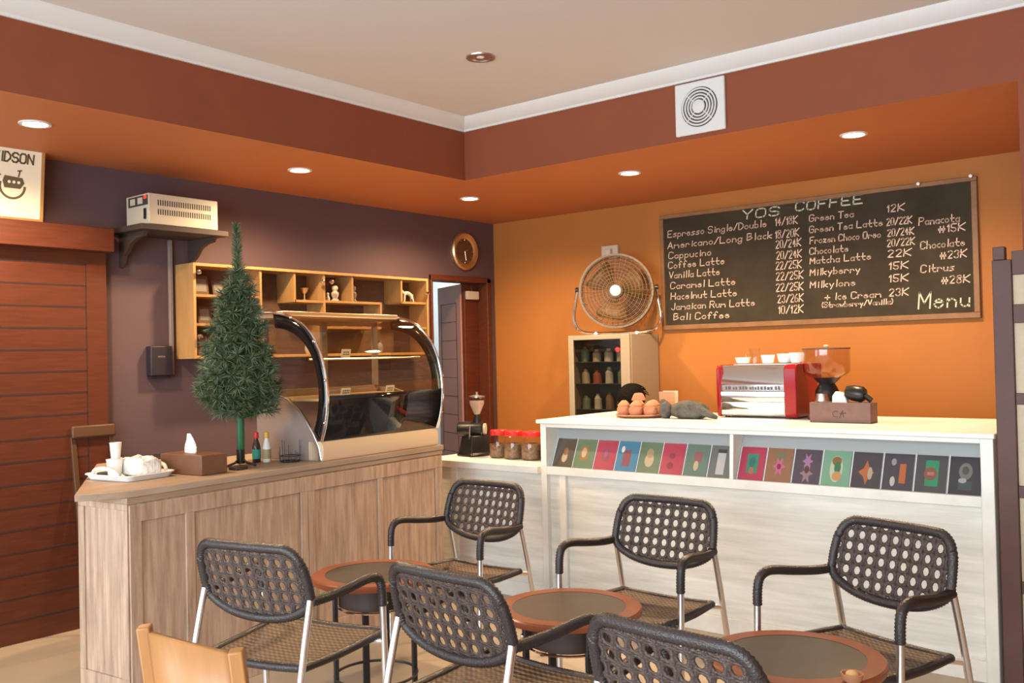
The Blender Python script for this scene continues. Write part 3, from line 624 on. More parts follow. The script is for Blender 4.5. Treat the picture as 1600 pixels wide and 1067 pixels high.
# ------------------------------------------------------------------ artificial pine tree
t = cthing('christmas_tree', 'green artificial Christmas tree standing on the teak counter', 'tree', 0.80, 0.26, CH)
mb = MB()
for k in range(3):
    a = k*2*PI/3+0.4; mb.tube([(0, 0, 0.05), (0.03*math.cos(a), 0.03*math.sin(a), 0.02), (0.08*math.cos(a), 0.08*math.sin(a), 0.007)], 0.006, 8)
mb.lathe([(0.02, 0.015), (0.02, 0.085), (0, 0.087)], n=14); mb.build('stand', M['black'], t)
MB().tube([(0, 0, 0.06), (0.003, 0, 0.15), (0, 0.004, 0.30), (0, 0, 1.15)], 0.024, 10, radii=[0.019, 0.019, 0.017, 0.006]).build('trunk', M['trunk'], t)
def trad(z):   # crown radius by height above the counter
    P = [(0.26, 0.13), (0.30, 0.205), (0.38, 0.212), (0.50, 0.188), (0.64, 0.160), (0.78, 0.128), (0.88, 0.095), (0.955, 0.060), (1.0, 0.026), (1.12, 0.016), (1.19, 0.016)]
    for (a, ra), (b, rb) in zip(P, P[1:]):
        if a <= z <= b: return ra+(rb-ra)*(z-a)/(b-a)
    return P[0][1] if z < P[0][0] else P[-1][1]
nm = [MB(), MB()]; br = MB()
def needle(mb, p, d, ln):
    d = d.normalized(); sd_ = d.cross(Vector((random.uniform(-1, 1), random.uniform(-1, 1), random.uniform(-1, 1)))).normalized()*0.0016
    q = p+d*ln*0.55+Vector((0, 0, -0.001)); e = p+d*ln+Vector((0, 0, -0.004)); mb.add([p-sd_, p+sd_, q+sd_, e, q-sd_], [(0, 1, 2, 3, 4)])
def tuft(tip, ax, n, ln):
    for _ in range(n):
        d = ax*0.75+Vector((random.gauss(0, 1), random.gauss(0, 1), random.gauss(0, 1)))*0.75
        b = tip-ax*random.uniform(0, 0.045); needle(nm[random.random() < 0.35], b, d, ln*random.uniform(0.7, 1.1))
z = 0.285; row = 0
while z < 0.97:
    r = trad(z); n = max(4, int(2*PI*r/0.075))
    for k in range(n):
        a = 2*PI*(k+0.5*(row % 2)+random.uniform(-0.25, 0.25))/n; rr = (r-0.035)*random.uniform(0.72, 1.20)
        ax = Vector((math.cos(a), math.sin(a), 0.30)).normalized(); tip = Vector((rr*math.cos(a), rr*math.sin(a), z+random.uniform(-0.02, 0.02)))
        br.tube([(0, 0, z-0.05), tip*0.6+Vector((0, 0, z*0.4-0.02)), tip], 0.004, 5)
        tuft(tip, ax, 80, 0.060)
        if r > 0.09: tuft(tip*0.62+Vector((0, 0, z*0.38)), ax, 45, 0.05)
    z += 0.052; row += 1
z = 0.98
while z < 1.185:
    for _ in range(46):
        a = random.uniform(0, 2*PI); needle(nm[random.random() < 0.3], Vector((0, 0, z+random.uniform(-0.01, 0.01))), Vector((math.cos(a), math.sin(a), 0.9)), 0.042 if z < 1.13 else 0.036)
    z += 0.022
f = nm[0].build('foliage', M['needle'], t, smooth=False); f2 = nm[1].build('pale_foliage', M['needle2'], t, smooth=False); br.build('branches', M['trunk'], t)

# ------------------------------------------------------------------ things on the teak counter
t = cthing('tissue_box', 'brown wooden tissue box with a white tissue on the teak counter', 'tissue box', 0.525, 0.262, CH+0.0005, math.radians(1))
MB().box((-0.145, -0.074, 0), (0.145, 0.074, 0.092)).build('box', M['boxbrown'], t, bevel=0.004)
mb = MB(); n = 10
for i in range(2):
    rows = []
    for j in range(7):
        z = 0.088+j*0.0155; ww = (0.040, 0.043, 0.042, 0.036, 0.027, 0.016, 0.004)[j]
        rows.append([Vector((-0.02+(k/n-0.5)*2*ww-j*0.002, (0.012 if i else -0.012)*(1-j*0.15)*math.sin(PI*k/n)+0.006*math.sin(k*0.6+j*0.4), z)) for k in range(n+1)])
    for a, b in zip(rows, rows[1:]): mb.strip(a, b)
mb.build('tissue', M['tissue'], t, solid=0.003)

t = cthing('serving_tray', 'white plastic serving tray at the left end of the teak counter', 'tray', 0.285, 0.40, CH+0.0005, math.radians(3))
TW, TD = 0.150, 0.125
mb = MB()
def rrect(w, d, r, n=5):
    out = []
    for cx, cy, a in ((w-r, d-r, 0), (-w+r, d-r, PI/2), (-w+r, -d+r, PI), (w-r, -d+r, 3*PI/2)): out += arc(cx, cy, r, a, a+PI/2, n)
    return out
pr = [(0.0, 0.02, 0.0), (-0.012, 0.02, 0.003), (0.0, 0.04, 0.028), (0.012, 0.05, 0.034), (0.014, 0.05, 0.030), (0.004, 0.04, 0.0), (-0.008, 0.02, -0.0)]
rings = []
for off, r, z in ((-0.016, 0.03, 0.004), (-0.010, 0.03, 0.004), (0.0, 0.035, 0.022), (0.010, 0.04, 0.026), (0.010, 0.04, 0.021), (0.002, 0.035, 0.018), (-0.008, 0.03, 0.0)): rings.append([Vector((x, y, z)) for x, y in rrect(TW+off, TD+off, r)])
for a, b in zip(rings, rings[1:]): mb.strip(a+[a[0]], b+[b[0]])
mb.add(rings[0], [tuple(range(len(rings[0])))]); mb.add(rings[-1], [tuple(range(len(rings[-1])))[::-1]])
mb.build('tray_body', M['ceramic'], t)
for s in (-1, 1):
    MB().tube(smooth_path([(-0.085, s*(TD+0.004), 0.024), (-0.06, s*(TD+0.012), 0.045), (0, s*(TD+0.016), 0.056), (0.06, s*(TD+0.012), 0.045), (0.085, s*(TD+0.004), 0.024)]), 0.009, 8).build('handle', M['ceramic'], t)
# packed clear cups in crumpled plastic, and a cup on top
mb = MB(); random.seed(11)
mb.ball((0, 0, 0), 1.0, seg=34, ring=18, jit=0.05)
def sq(a, e): return math.copysign(abs(a)**e, a)
for q in mb.v:
    q.x = 0.085*sq(q.x, 0.45)+random.uniform(-0.004, 0.004); q.y = 0.068*sq(q.y, 0.5)+random.uniform(-0.004, 0.004)
    q.z = max(0.0, 0.042+0.043*sq(q.z, 0.4)+random.uniform(-0.004, 0.004)+0.006*math.sin(q.y*90))
o = tag(mb.build('plastic_bag', M['plastic'], ang=180), 'crumpled clear plastic bag of cups on the white tray', 'plastic bag'); o.location = sd(0.315, 0.365, CH+0.0055); o.rotation_euler = (0, 0, RZ)
def cup(name, s, d, z, r, h, m, label, group=None):
    mb = MB().lathe([(r*0.72, 0), (r*0.75, 0.002), (r*0.98, h-0.004), (r*1.03, h-0.002), (r*1.0, h), (r*0.94, h-0.003), (r*0.70, 0.006), (0, 0.006)], n=22)
    o = tag(mb.build(name, m), label, 'cup', group); o.location = sd(s, d, z); return o
M['frost'] = mat('frosted plastic', (0.80, 0.78, 0.74), 0.35)
cup('plastic_cup', 0.215, 0.41, CH+0.0055, 0.036, 0.085, M['frost'], 'frosted plastic cup on the white tray, left of the bag', 'cups on the tray')
cup('plastic_cup', 0.222, 0.412, CH+0.0915, 0.026, 0.072, M['frost'], 'small frosted cup stacked on top of another cup', 'cups on the tray')
o = tag(MB().lathe([(0.03, 0), (0.036, 0.012), (0.033, 0.02), (0.024, 0.022), (0, 0.018)], n=20).build('small_dish', M['vent']), 'small dark dish at the left end of the white tray', 'dish'); o.location = sd(0.225, 0.50, CH+0.0055)
def cutlery(name, a, b, m1, m2, label, hw=0.008, hd=0.018):
    A = sd(*a); B = sd(*b); D = B-A; ln = D.length; t = thing(name, label, 'cutlery', (A.x, A.y, CH+0.0005), math.atan2(D.y, D.x), 'cutlery beside the tray')
    MB().box((0, -hw, 0), (ln*0.55, hw, 0.010)).build('handle', m1, t, bevel=0.003)
    MB().prism([(ln*0.55, -hw*0.6), (ln*0.62, -hd), (ln*0.92, -hd), (ln, 0), (ln*0.92, hd), (ln*0.62, hd), (ln*0.55, hw*0.6)], lambda x, y: (x, y, 0.002), lambda x, y: (x, y, 0.006)).build('blade', m2, t)
cutlery('wooden_spatula', (0.235, 0.60), (0.385, 0.80), M['tanwood'], M['tanwood'], 'pale wooden spatula left of the white tray', 0.010, 0.020)
cutlery('knife', (0.42, 0.80), (0.66, 0.97), M['clay'], M['steel'], 'orange brown handled knife behind the white tray', 0.012, 0.014)
cutlery('knife', (0.50, 0.78), (0.72, 0.98), M['boxbrown'], M['steel'], 'dark brown handled knife behind the white tray', 0.011, 0.012)
cutlery('fork', (0.52, 0.70), (0.68, 0.84), M['steel'], M['steel'], 'steel fork lying behind the white tray', 0.006, 0.012)
o = tag(MB().box((-0.09, -0.13, 0), (0.09, 0.13, 0.02)).build('black_folder', M['black'], bevel=0.004), 'flat black folder on the counter behind the tissue box', 'folder'); o.location = sd(0.88, 0.97, CH+0.0005); o.rotation_euler = (0, 0, RZ)
def bottle(s, d, capm, label, labm, body):
    t = cthing('sauce_bottle', label, 'bottle', s, d, CH+0.0005, 0, 'sauce bottles beside the tree')
    MB().lathe([(0.020, 0), (0.021, 0.004), (0.021, 0.075), (0.018, 0.09), (0.010, 0.115), (0.009, 0.135)], n=18).build('bottle_body', body, t)
    MB().lathe([(0.0216, 0.018), (0.0216, 0.066)], n=18, cap=False).build('bottle_label', labm, t)
    MB().lathe([(0.0125, 0.122), (0.013, 0.128), (0.012, 0.152), (0, 0.154)], n=16).build('cap', capm, t)
bottle(0.962, 0.330, M['redlid'], 'red capped sauce bottle with a teal label beside the tree', M['teal'], M['darkglass'])
bottle(0.990, 0.285, M['yellow'], 'yellow capped sauce bottle left of the pastry case', plain((0.36, 0.32, 0.16)), M['frost'])
t = cthing('wire_rack', 'small dark wire condiment rack left of the pastry case', 'rack', 1.052, 0.185, CH+0.0005)
mb = MB()
for z in (0.004, 0.03):
    mb.tube([(0.05*math.cos(k*PI/10), 0.05*math.sin(k*PI/10), z) for k in range(20)], 0.0022, 6, closed=True)
for k in range(10):
    a = k*PI/5; mb.tube([(0.05*math.cos(a), 0.05*math.sin(a), 0.004), (0.055*math.cos(a), 0.055*math.sin(a), 0.05+0.03*(k % 3))], 0.0018, 6)
mb.build('wires', M['blackmetal'], t)
MB().lathe([(0.0, 0.002), (0.048, 0.002), (0.048, 0.004), (0, 0.004)], n=20).build('base_plate', M['blackmetal'], t)
o = tag(MB().box((-0.03, -0.035, 0), (0.03, 0.035, 0.018)).build('wooden_block', M['darkin'], bevel=0.004), 'low dark wooden block between tissue box and tree', 'block'); o.location = sd(0.70, 0.16, CH+0.0005); o.rotation_euler = (0, 0, RZ)
# folded chair leaning against the aubergine wall
t = thing('folded_chair', 'dark wooden folded chair leaning by the wall behind the counter end', 'chair', (0.24, -3.50, 0), 0)
Rl = Matrix.Rotation(math.radians(-9), 3, 'Y')
mb = MB(); mb.box((-0.012, -0.20, 1.055), (0.012, 0.05, 1.125), None, Rl, (0, 0, 0)); mb.build('backrest', M['chairdark'], t, bevel=0.01)
for y in (-0.20, 0.02): MB().box((-0.035, y, 0.004), (-0.012, y+0.03, 1.10), None, Rl, (0, 0, 0)).build('leg', M['chairdark'], t, bevel=0.004)
MB().box((-0.058, -0.17, 0.35), (-0.036, 0.02, 0.75), None, Rl, (0, 0, 0)).build('seat', M['chairdark'], t, bevel=0.004)

# ------------------------------------------------------------------ whitewashed bar counter
WY, WH = -1.794, 1.066
t = thing('white_bar_counter', 'tall whitewashed bar counter with a row of cards under its top', 'counter', (0, 0, 0))
X0, X1 = 1.837, 4.254
MB().box((X0-0.022, WY-0.014, WH-0.022), (X1+0.008, -0.90, WH)).build('worktop', M['washv'], t, bevel=0.004)
for a, b in ((X0, X0+0.04), (X1-0.052, X1)): MB().box((a, WY, 0.0), (b, -1.42, WH-0.022)).build('end_panel', M['washv'], t, bevel=0.003)
mb = MB(); mb.box((X0+0.04, WY+0.002, 1.022), (X1-0.052, WY+0.03, WH-0.022)); mb.box((X0+0.04, WY+0.001, 0.748), (X1-0.052, WY+0.03, 0.795)); mb.build('rail', M['washv'], t, bevel=0.003)
MB().box((X0+0.04, WY+0.035, 0.0), (X1-0.052, WY+0.055, 0.748)).build('front_panel', M['wash'], t)
mb = MB()
mb.box((X0+0.12, WY+0.012, 0.10), (X0+0.165, WY+0.035, 0.748)); mb.box((X0+0.04, WY+0.012, 0.0), (X1-0.052, WY+0.035, 0.09)); mb.build('batten', M['washv'], t, bevel=0.003)
MB().box((X0+0.04, WY+0.031, 0.775), (X1-0.052, -1.60, 0.790)).build('shelf_floor', M['shelfgrey'], t)
mb = MB(); mb.prism([(WY+0.035, 0.791), (WY+0.150, 1.042), (WY+0.16, 1.042), (WY+0.16, 0.791)], lambda y, z: (X0+0.04, y, z), lambda y, z: (X1-0.052, y, z)); mb.build('sloped_back', M['shelfgrey'], t)
mb = MB(); mb.prism([(WY+0.004, 0.796), (WY+0.02, 1.021), (WY+0.139, 1.021), (WY+0.036, 0.796)], lambda y, z: (3.032, y, z), lambda y, z: (3.052, y, z)); mb.build('bay_divider', M['washv'], t)
MB().box((X0+0.04, -1.60, 0.0), (X1-0.052, -1.58, WH-0.022)).build('rear_panel', M['darkin'], t)
for x in (X0+0.32, X1-0.08): MB().box((x, -0.96, 0), (x+0.05, -0.91, WH-0.0225)).build('support_leg', M['washv'], t)
t = thing('low_white_counter', 'low whitewashed counter section holding the red lidded jars', 'counter', (0, 0, 0))
MB().box((0.868, WY-0.006, 0.748), (X0-0.023, -1.20, 0.790)).build('worktop', M['washv'], t, bevel=0.004)
MB().box((0.90, WY+0.035, 0.0), (X0-0.002, WY+0.055, 0.748)).build('front_panel', M['wash'], t)
mb = MB(); mb.box((0.90, WY+0.02, 0.0), (X0-0.002, WY+0.035, 0.09)); mb.box((1.10, WY+0.02, 0.09), (1.145, WY+0.035, 0.748)); mb.build('batten', M['washv'], t)
for x in (0.90, X0-0.05): MB().box((x, -1.25, 0), (x+0.04, -1.21, 0.7475)).build('support_leg', M['washv'], t)

# cards in sleeves on the sloped back
def ell(cx, cy, rx, ry, n=18): return [(cx+rx*math.cos(2*PI*k/n), cy+ry*math.sin(2*PI*k/n)) for k in range(n)]
def rec(x0, y0, x1, y1): return [(x0, y0), (x1, y0), (x1, y1), (x0, y1)]
def star(cx, cy, r, n=6, q=0.45): return [(cx+(r if k % 2 == 0 else r*q)*math.cos(PI*k/n), cy+(r if k % 2 == 0 else r*q)*1.2*math.sin(PI*k/n)) for k in range(2*n)]
pk, gn, bl, dk, tl = (0.50, 0.05, 0.11), (0.15, 0.24, 0.15), (0.06, 0.27, 0.44), (0.060, 0.058, 0.060), (0.03, 0.30, 0.16)
br_, cr, or_, gy = (0.33, 0.16, 0.09), (0.62, 0.48, 0.32), (0.52, 0.15, 0.05), (0.34, 0.34, 0.36)
CARDS = [((0.10, 0.085, 0.07), [(ell(0.1, -0.35, 0.35, 0.4), cr), (ell(0.15, 0.1, 0.3, 0.3), br_)], 'dark grey card with a gilt figure'),
 (gn, [(rec(-0.55, -0.5, 0.4, 0.6), (0.36, 0.2, 0.07)), (ell(-0.1, 0.1, 0.3, 0.4), cr)], 'sage green card with a tan figure'),
 (pk, [(ell(0, 0, 0.5, 0.5), (0.32, 0.07, 0.14)), (ell(0, 0.1, 0.2, 0.3), (0.45, 0.1, 0.2))], 'pink card with a dull mauve oval'),
 (bl, [(rec(-0.5, -0.75, 0.4, 0.45), (0.33, 0.10, 0.14)), (ell(-0.6, 0.5, 0.2, 0.25), (0.8, 0.85, 0.85))], 'blue card with a maroon rectangle'),
 (gn, [(ell(0, -0.2, 0.5, 0.5), cr), (ell(0, 0.3, 0.4, 0.35), (0.45, 0.34, 0.2))], 'sage green card with a cream rounded shape'),
 (pk, [(ell(-0.1, 0.2, 0.35, 0.2), (0.28, 0.04, 0.08)), (ell(-0.2, -0.5, 0.35, 0.25), (0.25, 0.03, 0.06))], 'pink card with two dark red shapes'),
 ((0.13, 0.22, 0.19), [(rec(-0.3, -0.1, 0.5, 0.6), (0.32, 0.10, 0.13)), (ell(0, -0.4, 0.25, 0.35), cr)], 'grey green card with a dull red block'),
 ((0.16, 0.17, 0.18), [(rec(-0.45, -0.9, 0.35, 0.6), (0.55, 0.55, 0.56)), (rec(-0.5, 0.6, 0.4, 0.85), (0.05, 0.05, 0.05))], 'black and white card with a pale upright shape'),
 (pk, [(rec(-0.5, -0.65, 0.55, 0.65), (0.04, 0.28, 0.18)), (ell(0, -0.5, 0.25, 0.25), (0.45, 0.18, 0.1)), (ell(0, 0.1, 0.3, 0.35), (0.03, 0.18, 0.16))], 'pink card with a green rectangle'),
 (br_, [(star(0, -0.1, 0.6), (0.6, 0.16, 0.3)), (ell(0, -0.1, 0.2, 0.2), (0.3, 0.02, 0.1)), (rec(-0.4, 0.45, 0.5, 0.8), (0.2, 0.2, 0.12))], 'brown card with a pink flower'),
 ((0.10, 0.075, 0.10), [(star(0, 0.35, 0.5), (0.42, 0.2, 0.4)), (star(0, -0.45, 0.6), (0.33, 0.22, 0.26)), (ell(0, -0.2, 0.22, 0.25), (0.12, 0.05, 0.04))], 'dark plum card with two mauve flowers'),
 ((0.22, 0.42, 0.29), [(ell(0, -0.05, 0.55, 0.85), (0.55, 0.6, 0.45)), (ell(0, 0.45, 0.4, 0.3), (0.3, 0.14, 0.05)), (ell(0.1, 0.05, 0.28, 0.4), (0.05, 0.2, 0.08)), (ell(0.1, -0.5, 0.4, 0.3), (0.62, 0.32, 0.14))], 'mint green card with an orange brown plant'),
 ((0.075, 0.062, 0.072), [(star(0, -0.15, 0.65, 4, 0.5), or_), (ell(0.3, -0.2, 0.2, 0.4), (0.5, 0.4, 0.3))], 'black card with an orange blaze'),
 ((0.075, 0.062, 0.082), [(ell(-0.4, 0.6, 0.2, 0.22), gy), (rec(0.1, -0.7, 0.6, 0.5), or_), (ell(-0.4, -0.6, 0.2, 0.3), (0.6, 0.55, 0.5))], 'black card with an orange upright and white moon'),
 ((0.085, 0.08, 0.085), [(rec(-0.45, -0.75, 0.55, 0.8), tl), (ell(-0.05, 0, 0.5, 0.4), (0.28, 0.10, 0.07)), (rec(-0.3, -0.1, 0.2, 0.1), (0.45, 0.2, 0.15))], 'dark card with a bright green panel and brown ball'),
 ((0.045, 0.045, 0.058), [(ell(0.0, 0.25, 0.5, 0.5), (0.2, 0.19, 0.18)), (rec(-0.5, -0.85, 0.5, -0.35), (0.06, 0.09, 0.1)), (ell(-0.2, -0.3, 0.3, 0.15), (0.4, 0.4, 0.4)), (ell(0, 0.3, 0.25, 0.25), (0.09, 0.085, 0.08))], 'dark card with a grey shaggy shape')]
SL = math.atan2(0.115, 0.251); RX = Matrix.Rotation(-SL, 3, 'X')
for i, (bg, shp, lab) in enumerate(CARDS):
    if i < 8: x = 1.952+i*0.1425; wd = 0.066; cx = x+0.01
    else: x = 3.128+(i-8)*0.1425; wd = 0.066; cx = x
    bay = 'left bay' if i < 8 else 'right bay'
    t = thing('print_card', lab+' in the counter shelf, '+bay, 'card', (cx, WY+0.0345, 0.7935), 0, 'sleeved cards under the bar top')
    hc = 0.086
    f3 = lambda a, b, o: RX @ Vector((a*wd, -o, hc+b*hc))
    MB().box((-wd, -0.0035, 0.0), (wd, -0.0005, 2*hc), plain(bg, 0.3), RX, (0, 0, 0)).build('card_sheet', None, t)
    mb = MB()
    for k, (pp, c) in enumerate(shp): mb.add([f3(a*0.85, b*0.9, 0.0038+0.0002*k) for a, b in pp], [tuple(range(len(pp)))], plain(c, 0.3))
    mb.build('printed_picture', None, t, smooth=False)
    MB().box((-wd-0.0035, -0.006, 0.0), (-wd-0.0005, -0.0002, 2*hc+0.004), None, RX, (0, 0, 0)).build('sleeve_edge', M['ceramic'], t)
    MB().box((-wd, -0.0058, 0.0), (wd, -0.005, 2*hc+0.002), None, RX, (0, 0, 0)).build('sleeve', M['clear'], t)

# ------------------------------------------------------------------ things on the bar counters
t = thing('coffee_grinder', 'small black coffee grinder with a glass hopper on the low white counter', 'coffee grinder', (1.055, -1.49, 0.7905), math.radians(30))
MB().lathe([(0.125, 0), (0.125, 0.014), (0.11, 0.02), (0.095, 0.10), (0.085, 0.135), (0, 0.14)], n=4).build('body', M['black'], t, bevel=0.008)
MB().lathe([(0.045, -0.11), (0.05, -0.10), (0.05, 0.05), (0.04, 0.06), (0, 0.06)], (0, 0, 0.175), n=20, axis='x').build('motor', M['black'], t)
MB().lathe([(0.026, 0.14), (0.032, 0.22), (0.02, 0.255), (0.02, 0.27)], (0.02, 0, 0), n=16).build('neck', M['black'], t)
MB().lathe([(0.02, 0.268), (0.052, 0.345), (0.052, 0.385)], (0.02, 0, 0), n=20, cap=False).build('hopper', M['hopper'], t)
MB().lathe([(0.019, 0.272), (0.048, 0.342), (0.048, 0.362), (0, 0.368)], (0.02, 0, 0), n=20).build('beans', M['pale'], t)
MB().lathe([(0.053, 0.384), (0.053, 0.392), (0.02, 0.398), (0.008, 0.402), (0.010, 0.418), (0, 0.42)], (0.02, 0, 0), n=20).build('hopper_lid', M['steel'], t)
MB().lathe([(0.0, 0.062), (0.036, 0.062), (0.036, 0.078), (0.012, 0.082), (0, 0.083)], (0, 0, 0.175), n=20, axis='x').build('adjuster_dial', M['ivory'], t)
MB().tube([(-0.02, -0.05, 0.20), (-0.02, -0.065, 0.14), (-0.02, -0.065, 0.09)], 0.005, 8).build('lever', M['steel'], t)
def jar(x, y, fill, label):
    t = thing('glass_jar', label, 'jar', (x, y, 0.7905), 0, 'red lidded jars on the low counter')
    MB().lathe([(0.064, 0.0), (0.068, 0.006), (0.070, 0.11), (0.060, 0.135), (0.050, 0.148), (0.050, 0.152)], n=24).build('jar_glass', M['clear'], t)
    MB().lathe([(0.0, 0.004), (0.062, 0.006), (0.064, fill), (0, fill+0.01)], n=20).build('contents', M['beans'], t)
    MB().lathe([(0.056, 0.145), (0.058, 0.150), (0.058, 0.172), (0.054, 0.177), (0, 0.178)], n=24).build('lid', M['redlid'], t)
jar(1.275, -1.50, 0.085, 'red lidded glass jar next to the black coffee grinder')
jar(1.415, -1.52, 0.095, 'second red lidded glass jar from the coffee grinder')
jar(1.555, -1.52, 0.10, 'third red lidded glass jar from the coffee grinder')
jar(1.690, -1.49, 0.09, 'red lidded glass jar next to the tall bar counter')
o = tag(MB().lathe([(0.028, 0), (0.030, 0.004), (0.026, 0.10), (0.012, 0.115), (0, 0.116)], n=18).build('spray_bottle', M['lightblue']), 'pale blue plastic bottle squeezed beside the bar counter end', 'bottle'); o.location = (1.772, -1.60, 0.7905)

# clay cups on a plate
PX, PY = 2.285, -1.40
t = tag(MB().lathe([(0.07, 0), (0.125, 0.004), (0.150, 0.016), (0.150, 0.021), (0.12, 0.012), (0, 0.010)], n=36).build('clay_plate', M['clay']), 'terracotta plate holding the clay cups on the white bar', 'plate'); t.location = (PX, PY, WH+0.0005)
def claycup(x, y, z, label):
    t = thing('clay_cup', label, 'clay cup', (PX+x, PY+y, WH+z), 0, 'clay cups on the terracotta plate')
    MB().lathe([(0.030, 0), (0.042, 0.018), (0.043, 0.038), (0.036, 0.052), (0.040, 0.060), (0.036, 0.060), (0.030, 0.050), (0.036, 0.034), (0, 0.008)], n=22).build('cup_body', M['clay'], t)
    MB().lathe([(0.036, 0.0605), (0.032, 0.066), (0.022, 0.078), (0.012, 0.086), (0, 0.088)], n=22).build('cup_lid', M['clay'], t)
claycup(-0.092, -0.038, 0.0128, 'clay cup at the left front of the terracotta plate')
claycup(-0.002, -0.052, 0.0128, 'clay cup at the front middle of the terracotta plate')
claycup(0.088, -0.036, 0.0128, 'clay cup at the right front of the terracotta plate')
claycup(-0.05, 0.055, 0.0128, 'clay cup at the back left of the terracotta plate')
claycup(0.05, 0.06, 0.0128, 'clay cup at the back right of the terracotta plate')
t = thing('clay_cup', 'inverted clay cup balanced on top of the other clay cups', 'clay cup', (PX-0.012, PY-0.005, WH+0.075), 0, 'clay cups on the terracotta plate')
MB().lathe([(0.042, 0.024), (0.040, 0.034), (0.030, 0.056), (0.022, 0.066), (0, 0.068)], n=22).build('cup_body', M['clay'], t)
t = thing('folded_card', 'upright tan paper card beside the clay cups', 'card', (PX+0.095, PY+0.155, WH+0.0005), math.radians(8))
Rc = Matrix.Rotation(math.radians(8), 3, 'X')
MB().box((-0.05, -0.003, 0), (0.045, 0.0, 0.145), None, Rc, (0, 0, 0)).build('front_leaf', plain((0.60, 0.33, 0.17), 0.7), t)
MB().box((-0.05, 0.030, 0), (0.045, 0.033, 0.147), None, Matrix.Rotation(math.radians(-4), 3, 'X'), (0, 0.03, 0)).build('rear_leaf', M['paper'], t)
o = tag(MB().prism([(-0.10, -0.07), (0.06, -0.08), (0.09, 0.02), (0.0, 0.09), (-0.08, 0.05)], lambda x, y: (x, y, 0), lambda x, y: (x*0.96, y*0.96, 0.016)).build('paper_napkin', M['paper'], bevel=0.003), 'cream paper napkin at the left of the clay cups', 'napkin'); o.location = (2.075, -1.36, WH+0.0005)
# dark bundle
random.seed(5)
mb = MB()
mb.ball((0.03, 0, 0.045), 0.06, seg=22, ring=12, scale=(2.0, 1.0, 0.95), jit=0.06); mb.ball((-0.115, -0.01, 0.045), 0.05, seg=16, ring=10, scale=(0.75, 0.8, 1.05), jit=0.07)
mb.tube(smooth_path([(0.10, -0.02, 0.05), (0.16, -0.04, 0.03), (0.215, -0.05, 0.012)]), 0.022, 10, radii=[0.03+(0.010-0.03)*k/12 for k in range(13)]); mb.ball((-0.13, -0.01, 0.092), 0.018, seg=10, ring=8)
for q in mb.v: q.z = max(q.z, 0.0)
o = tag(mb.build('cloth_bundle', M['stone'], ang=180), 'lumpy dark grey bundle lying between clay cups and red machine', 'bundle'); o.location = (2.585, -1.42, WH+0.0005); o.rotation_euler = (0, 0, math.radians(3))

# espresso machine, its polished back to the room
t = thing('espresso_machine', 'red and chrome espresso machine on the white bar counter', 'espresso machine', (2.945, -1.262, WH+0.0005))
def mside(x0, x1):
    P = [(0.0, 0.006), (-0.012, 0.03), (-0.012, 0.272), (0.006, 0.297), (0.36, 0.297), (0.36, 0.20), (0.30, 0.18), (0.30, 0.05), (0.38, 0.04), (0.38, 0.006)]
    return MB().prism(P, lambda y, z: (x0, y, z), lambda y, z: (x1, y, z))
mside(-0.236, -0.210).build('side_panel', M['red'], t, bevel=0.006); mside(0.165, 0.236).build('side_panel', M['red'], t, bevel=0.006)
P = [(0.004, 0.012), (-0.002, 0.02), (-0.004, 0.06), (-0.003, 0.085), (0.002, 0.088), (-0.002, 0.091), (-0.006, 0.12), (-0.005, 0.145), (0.004, 0.150), (0.002, 0.185), (-0.004, 0.190), (0.016, 0.288), (0.022, 0.294), (0.35, 0.294), (0.35, 0.21), (0.28, 0.19), (0.28, 0.03), (0.37, 0.02), (0.37, 0.008)]
MB().prism(P, lambda y, z: (-0.21, y, z), lambda y, z: (0.165, y, z)).build('polished_back', M['chrome'], t)
mb = MB(); x = -0.185; random.seed(3)
while x < 0.14:
    wd = random.uniform(0.008, 0.016); mb.box((x, 0.0025, 0.158), (x+wd, 0.0038, 0.176+random.uniform(-0.004, 0.004))); x += wd+random.choice((0.005, 0.006, 0.014))
mb.build('engraved_marks', plain((0.10, 0.09, 0.10), 0.5), t)
mb = MB()
for x in (-0.19, 0.19):
    for y in (0.03, 0.34): mb.lathe([(0.014, 0.0), (0.014, 0.008)], (x, y, 0), n=12)
mb.build('feet', M['black'], t)
for x in (-0.09, 0.08): MB().lathe([(0.028, 0.10), (0.028, 0.19)], (x, 0.32, 0), n=18).build('group_head', M['chrome'], t)
MB().box((-0.20, 0.14, 0.295), (0.155, 0.34, 0.298)).build('cup_tray', M['steel'], t)
def saucer_cup(x, y, z0, r, h, label):
    o = tag(MB().lathe([(r*0.6, 0), (r*0.8, 0.006), (r, h), (r*0.95, h), (r*0.7, 0.01), (0, 0.008)], n=22).build('coffee_cup', M['ceramic']), label, 'cup', 'cups on the espresso machine'); o.location = (x, y, z0); return o
ZM = WH+0.2995
saucer_cup(2.775, -1.06, ZM, 0.046, 0.038, 'low white cup at the left on the espresso machine')
saucer_cup(2.925, -1.05, ZM, 0.040, 0.050, 'white cup in the middle on the espresso machine')
saucer_cup(3.005, -1.00, ZM, 0.045, 0.055, 'white cup right of the middle on the espresso machine')
saucer_cup(3.085, -1.02, ZM, 0.042, 0.060, 'white cup at the right on the espresso machine')
t = thing('glass_pitcher', 'small clear glass pitcher standing on the espresso machine', 'pitcher', (2.845, -1.05, ZM))
MB().lathe([(0.026, 0), (0.030, 0.004), (0.030, 0.075), (0.034, 0.088), (0.031, 0.088), (0.027, 0.075), (0.027, 0.006), (0, 0.006)], n=22).build('pitcher_body', M['clear'], t)
MB().tube(smooth_path([(-0.030, 0, 0.07), (-0.052, 0, 0.065), (-0.050, 0, 0.03), (-0.030, 0, 0.02)]), 0.004, 8).build('pitcher_handle', M['clear'], t)

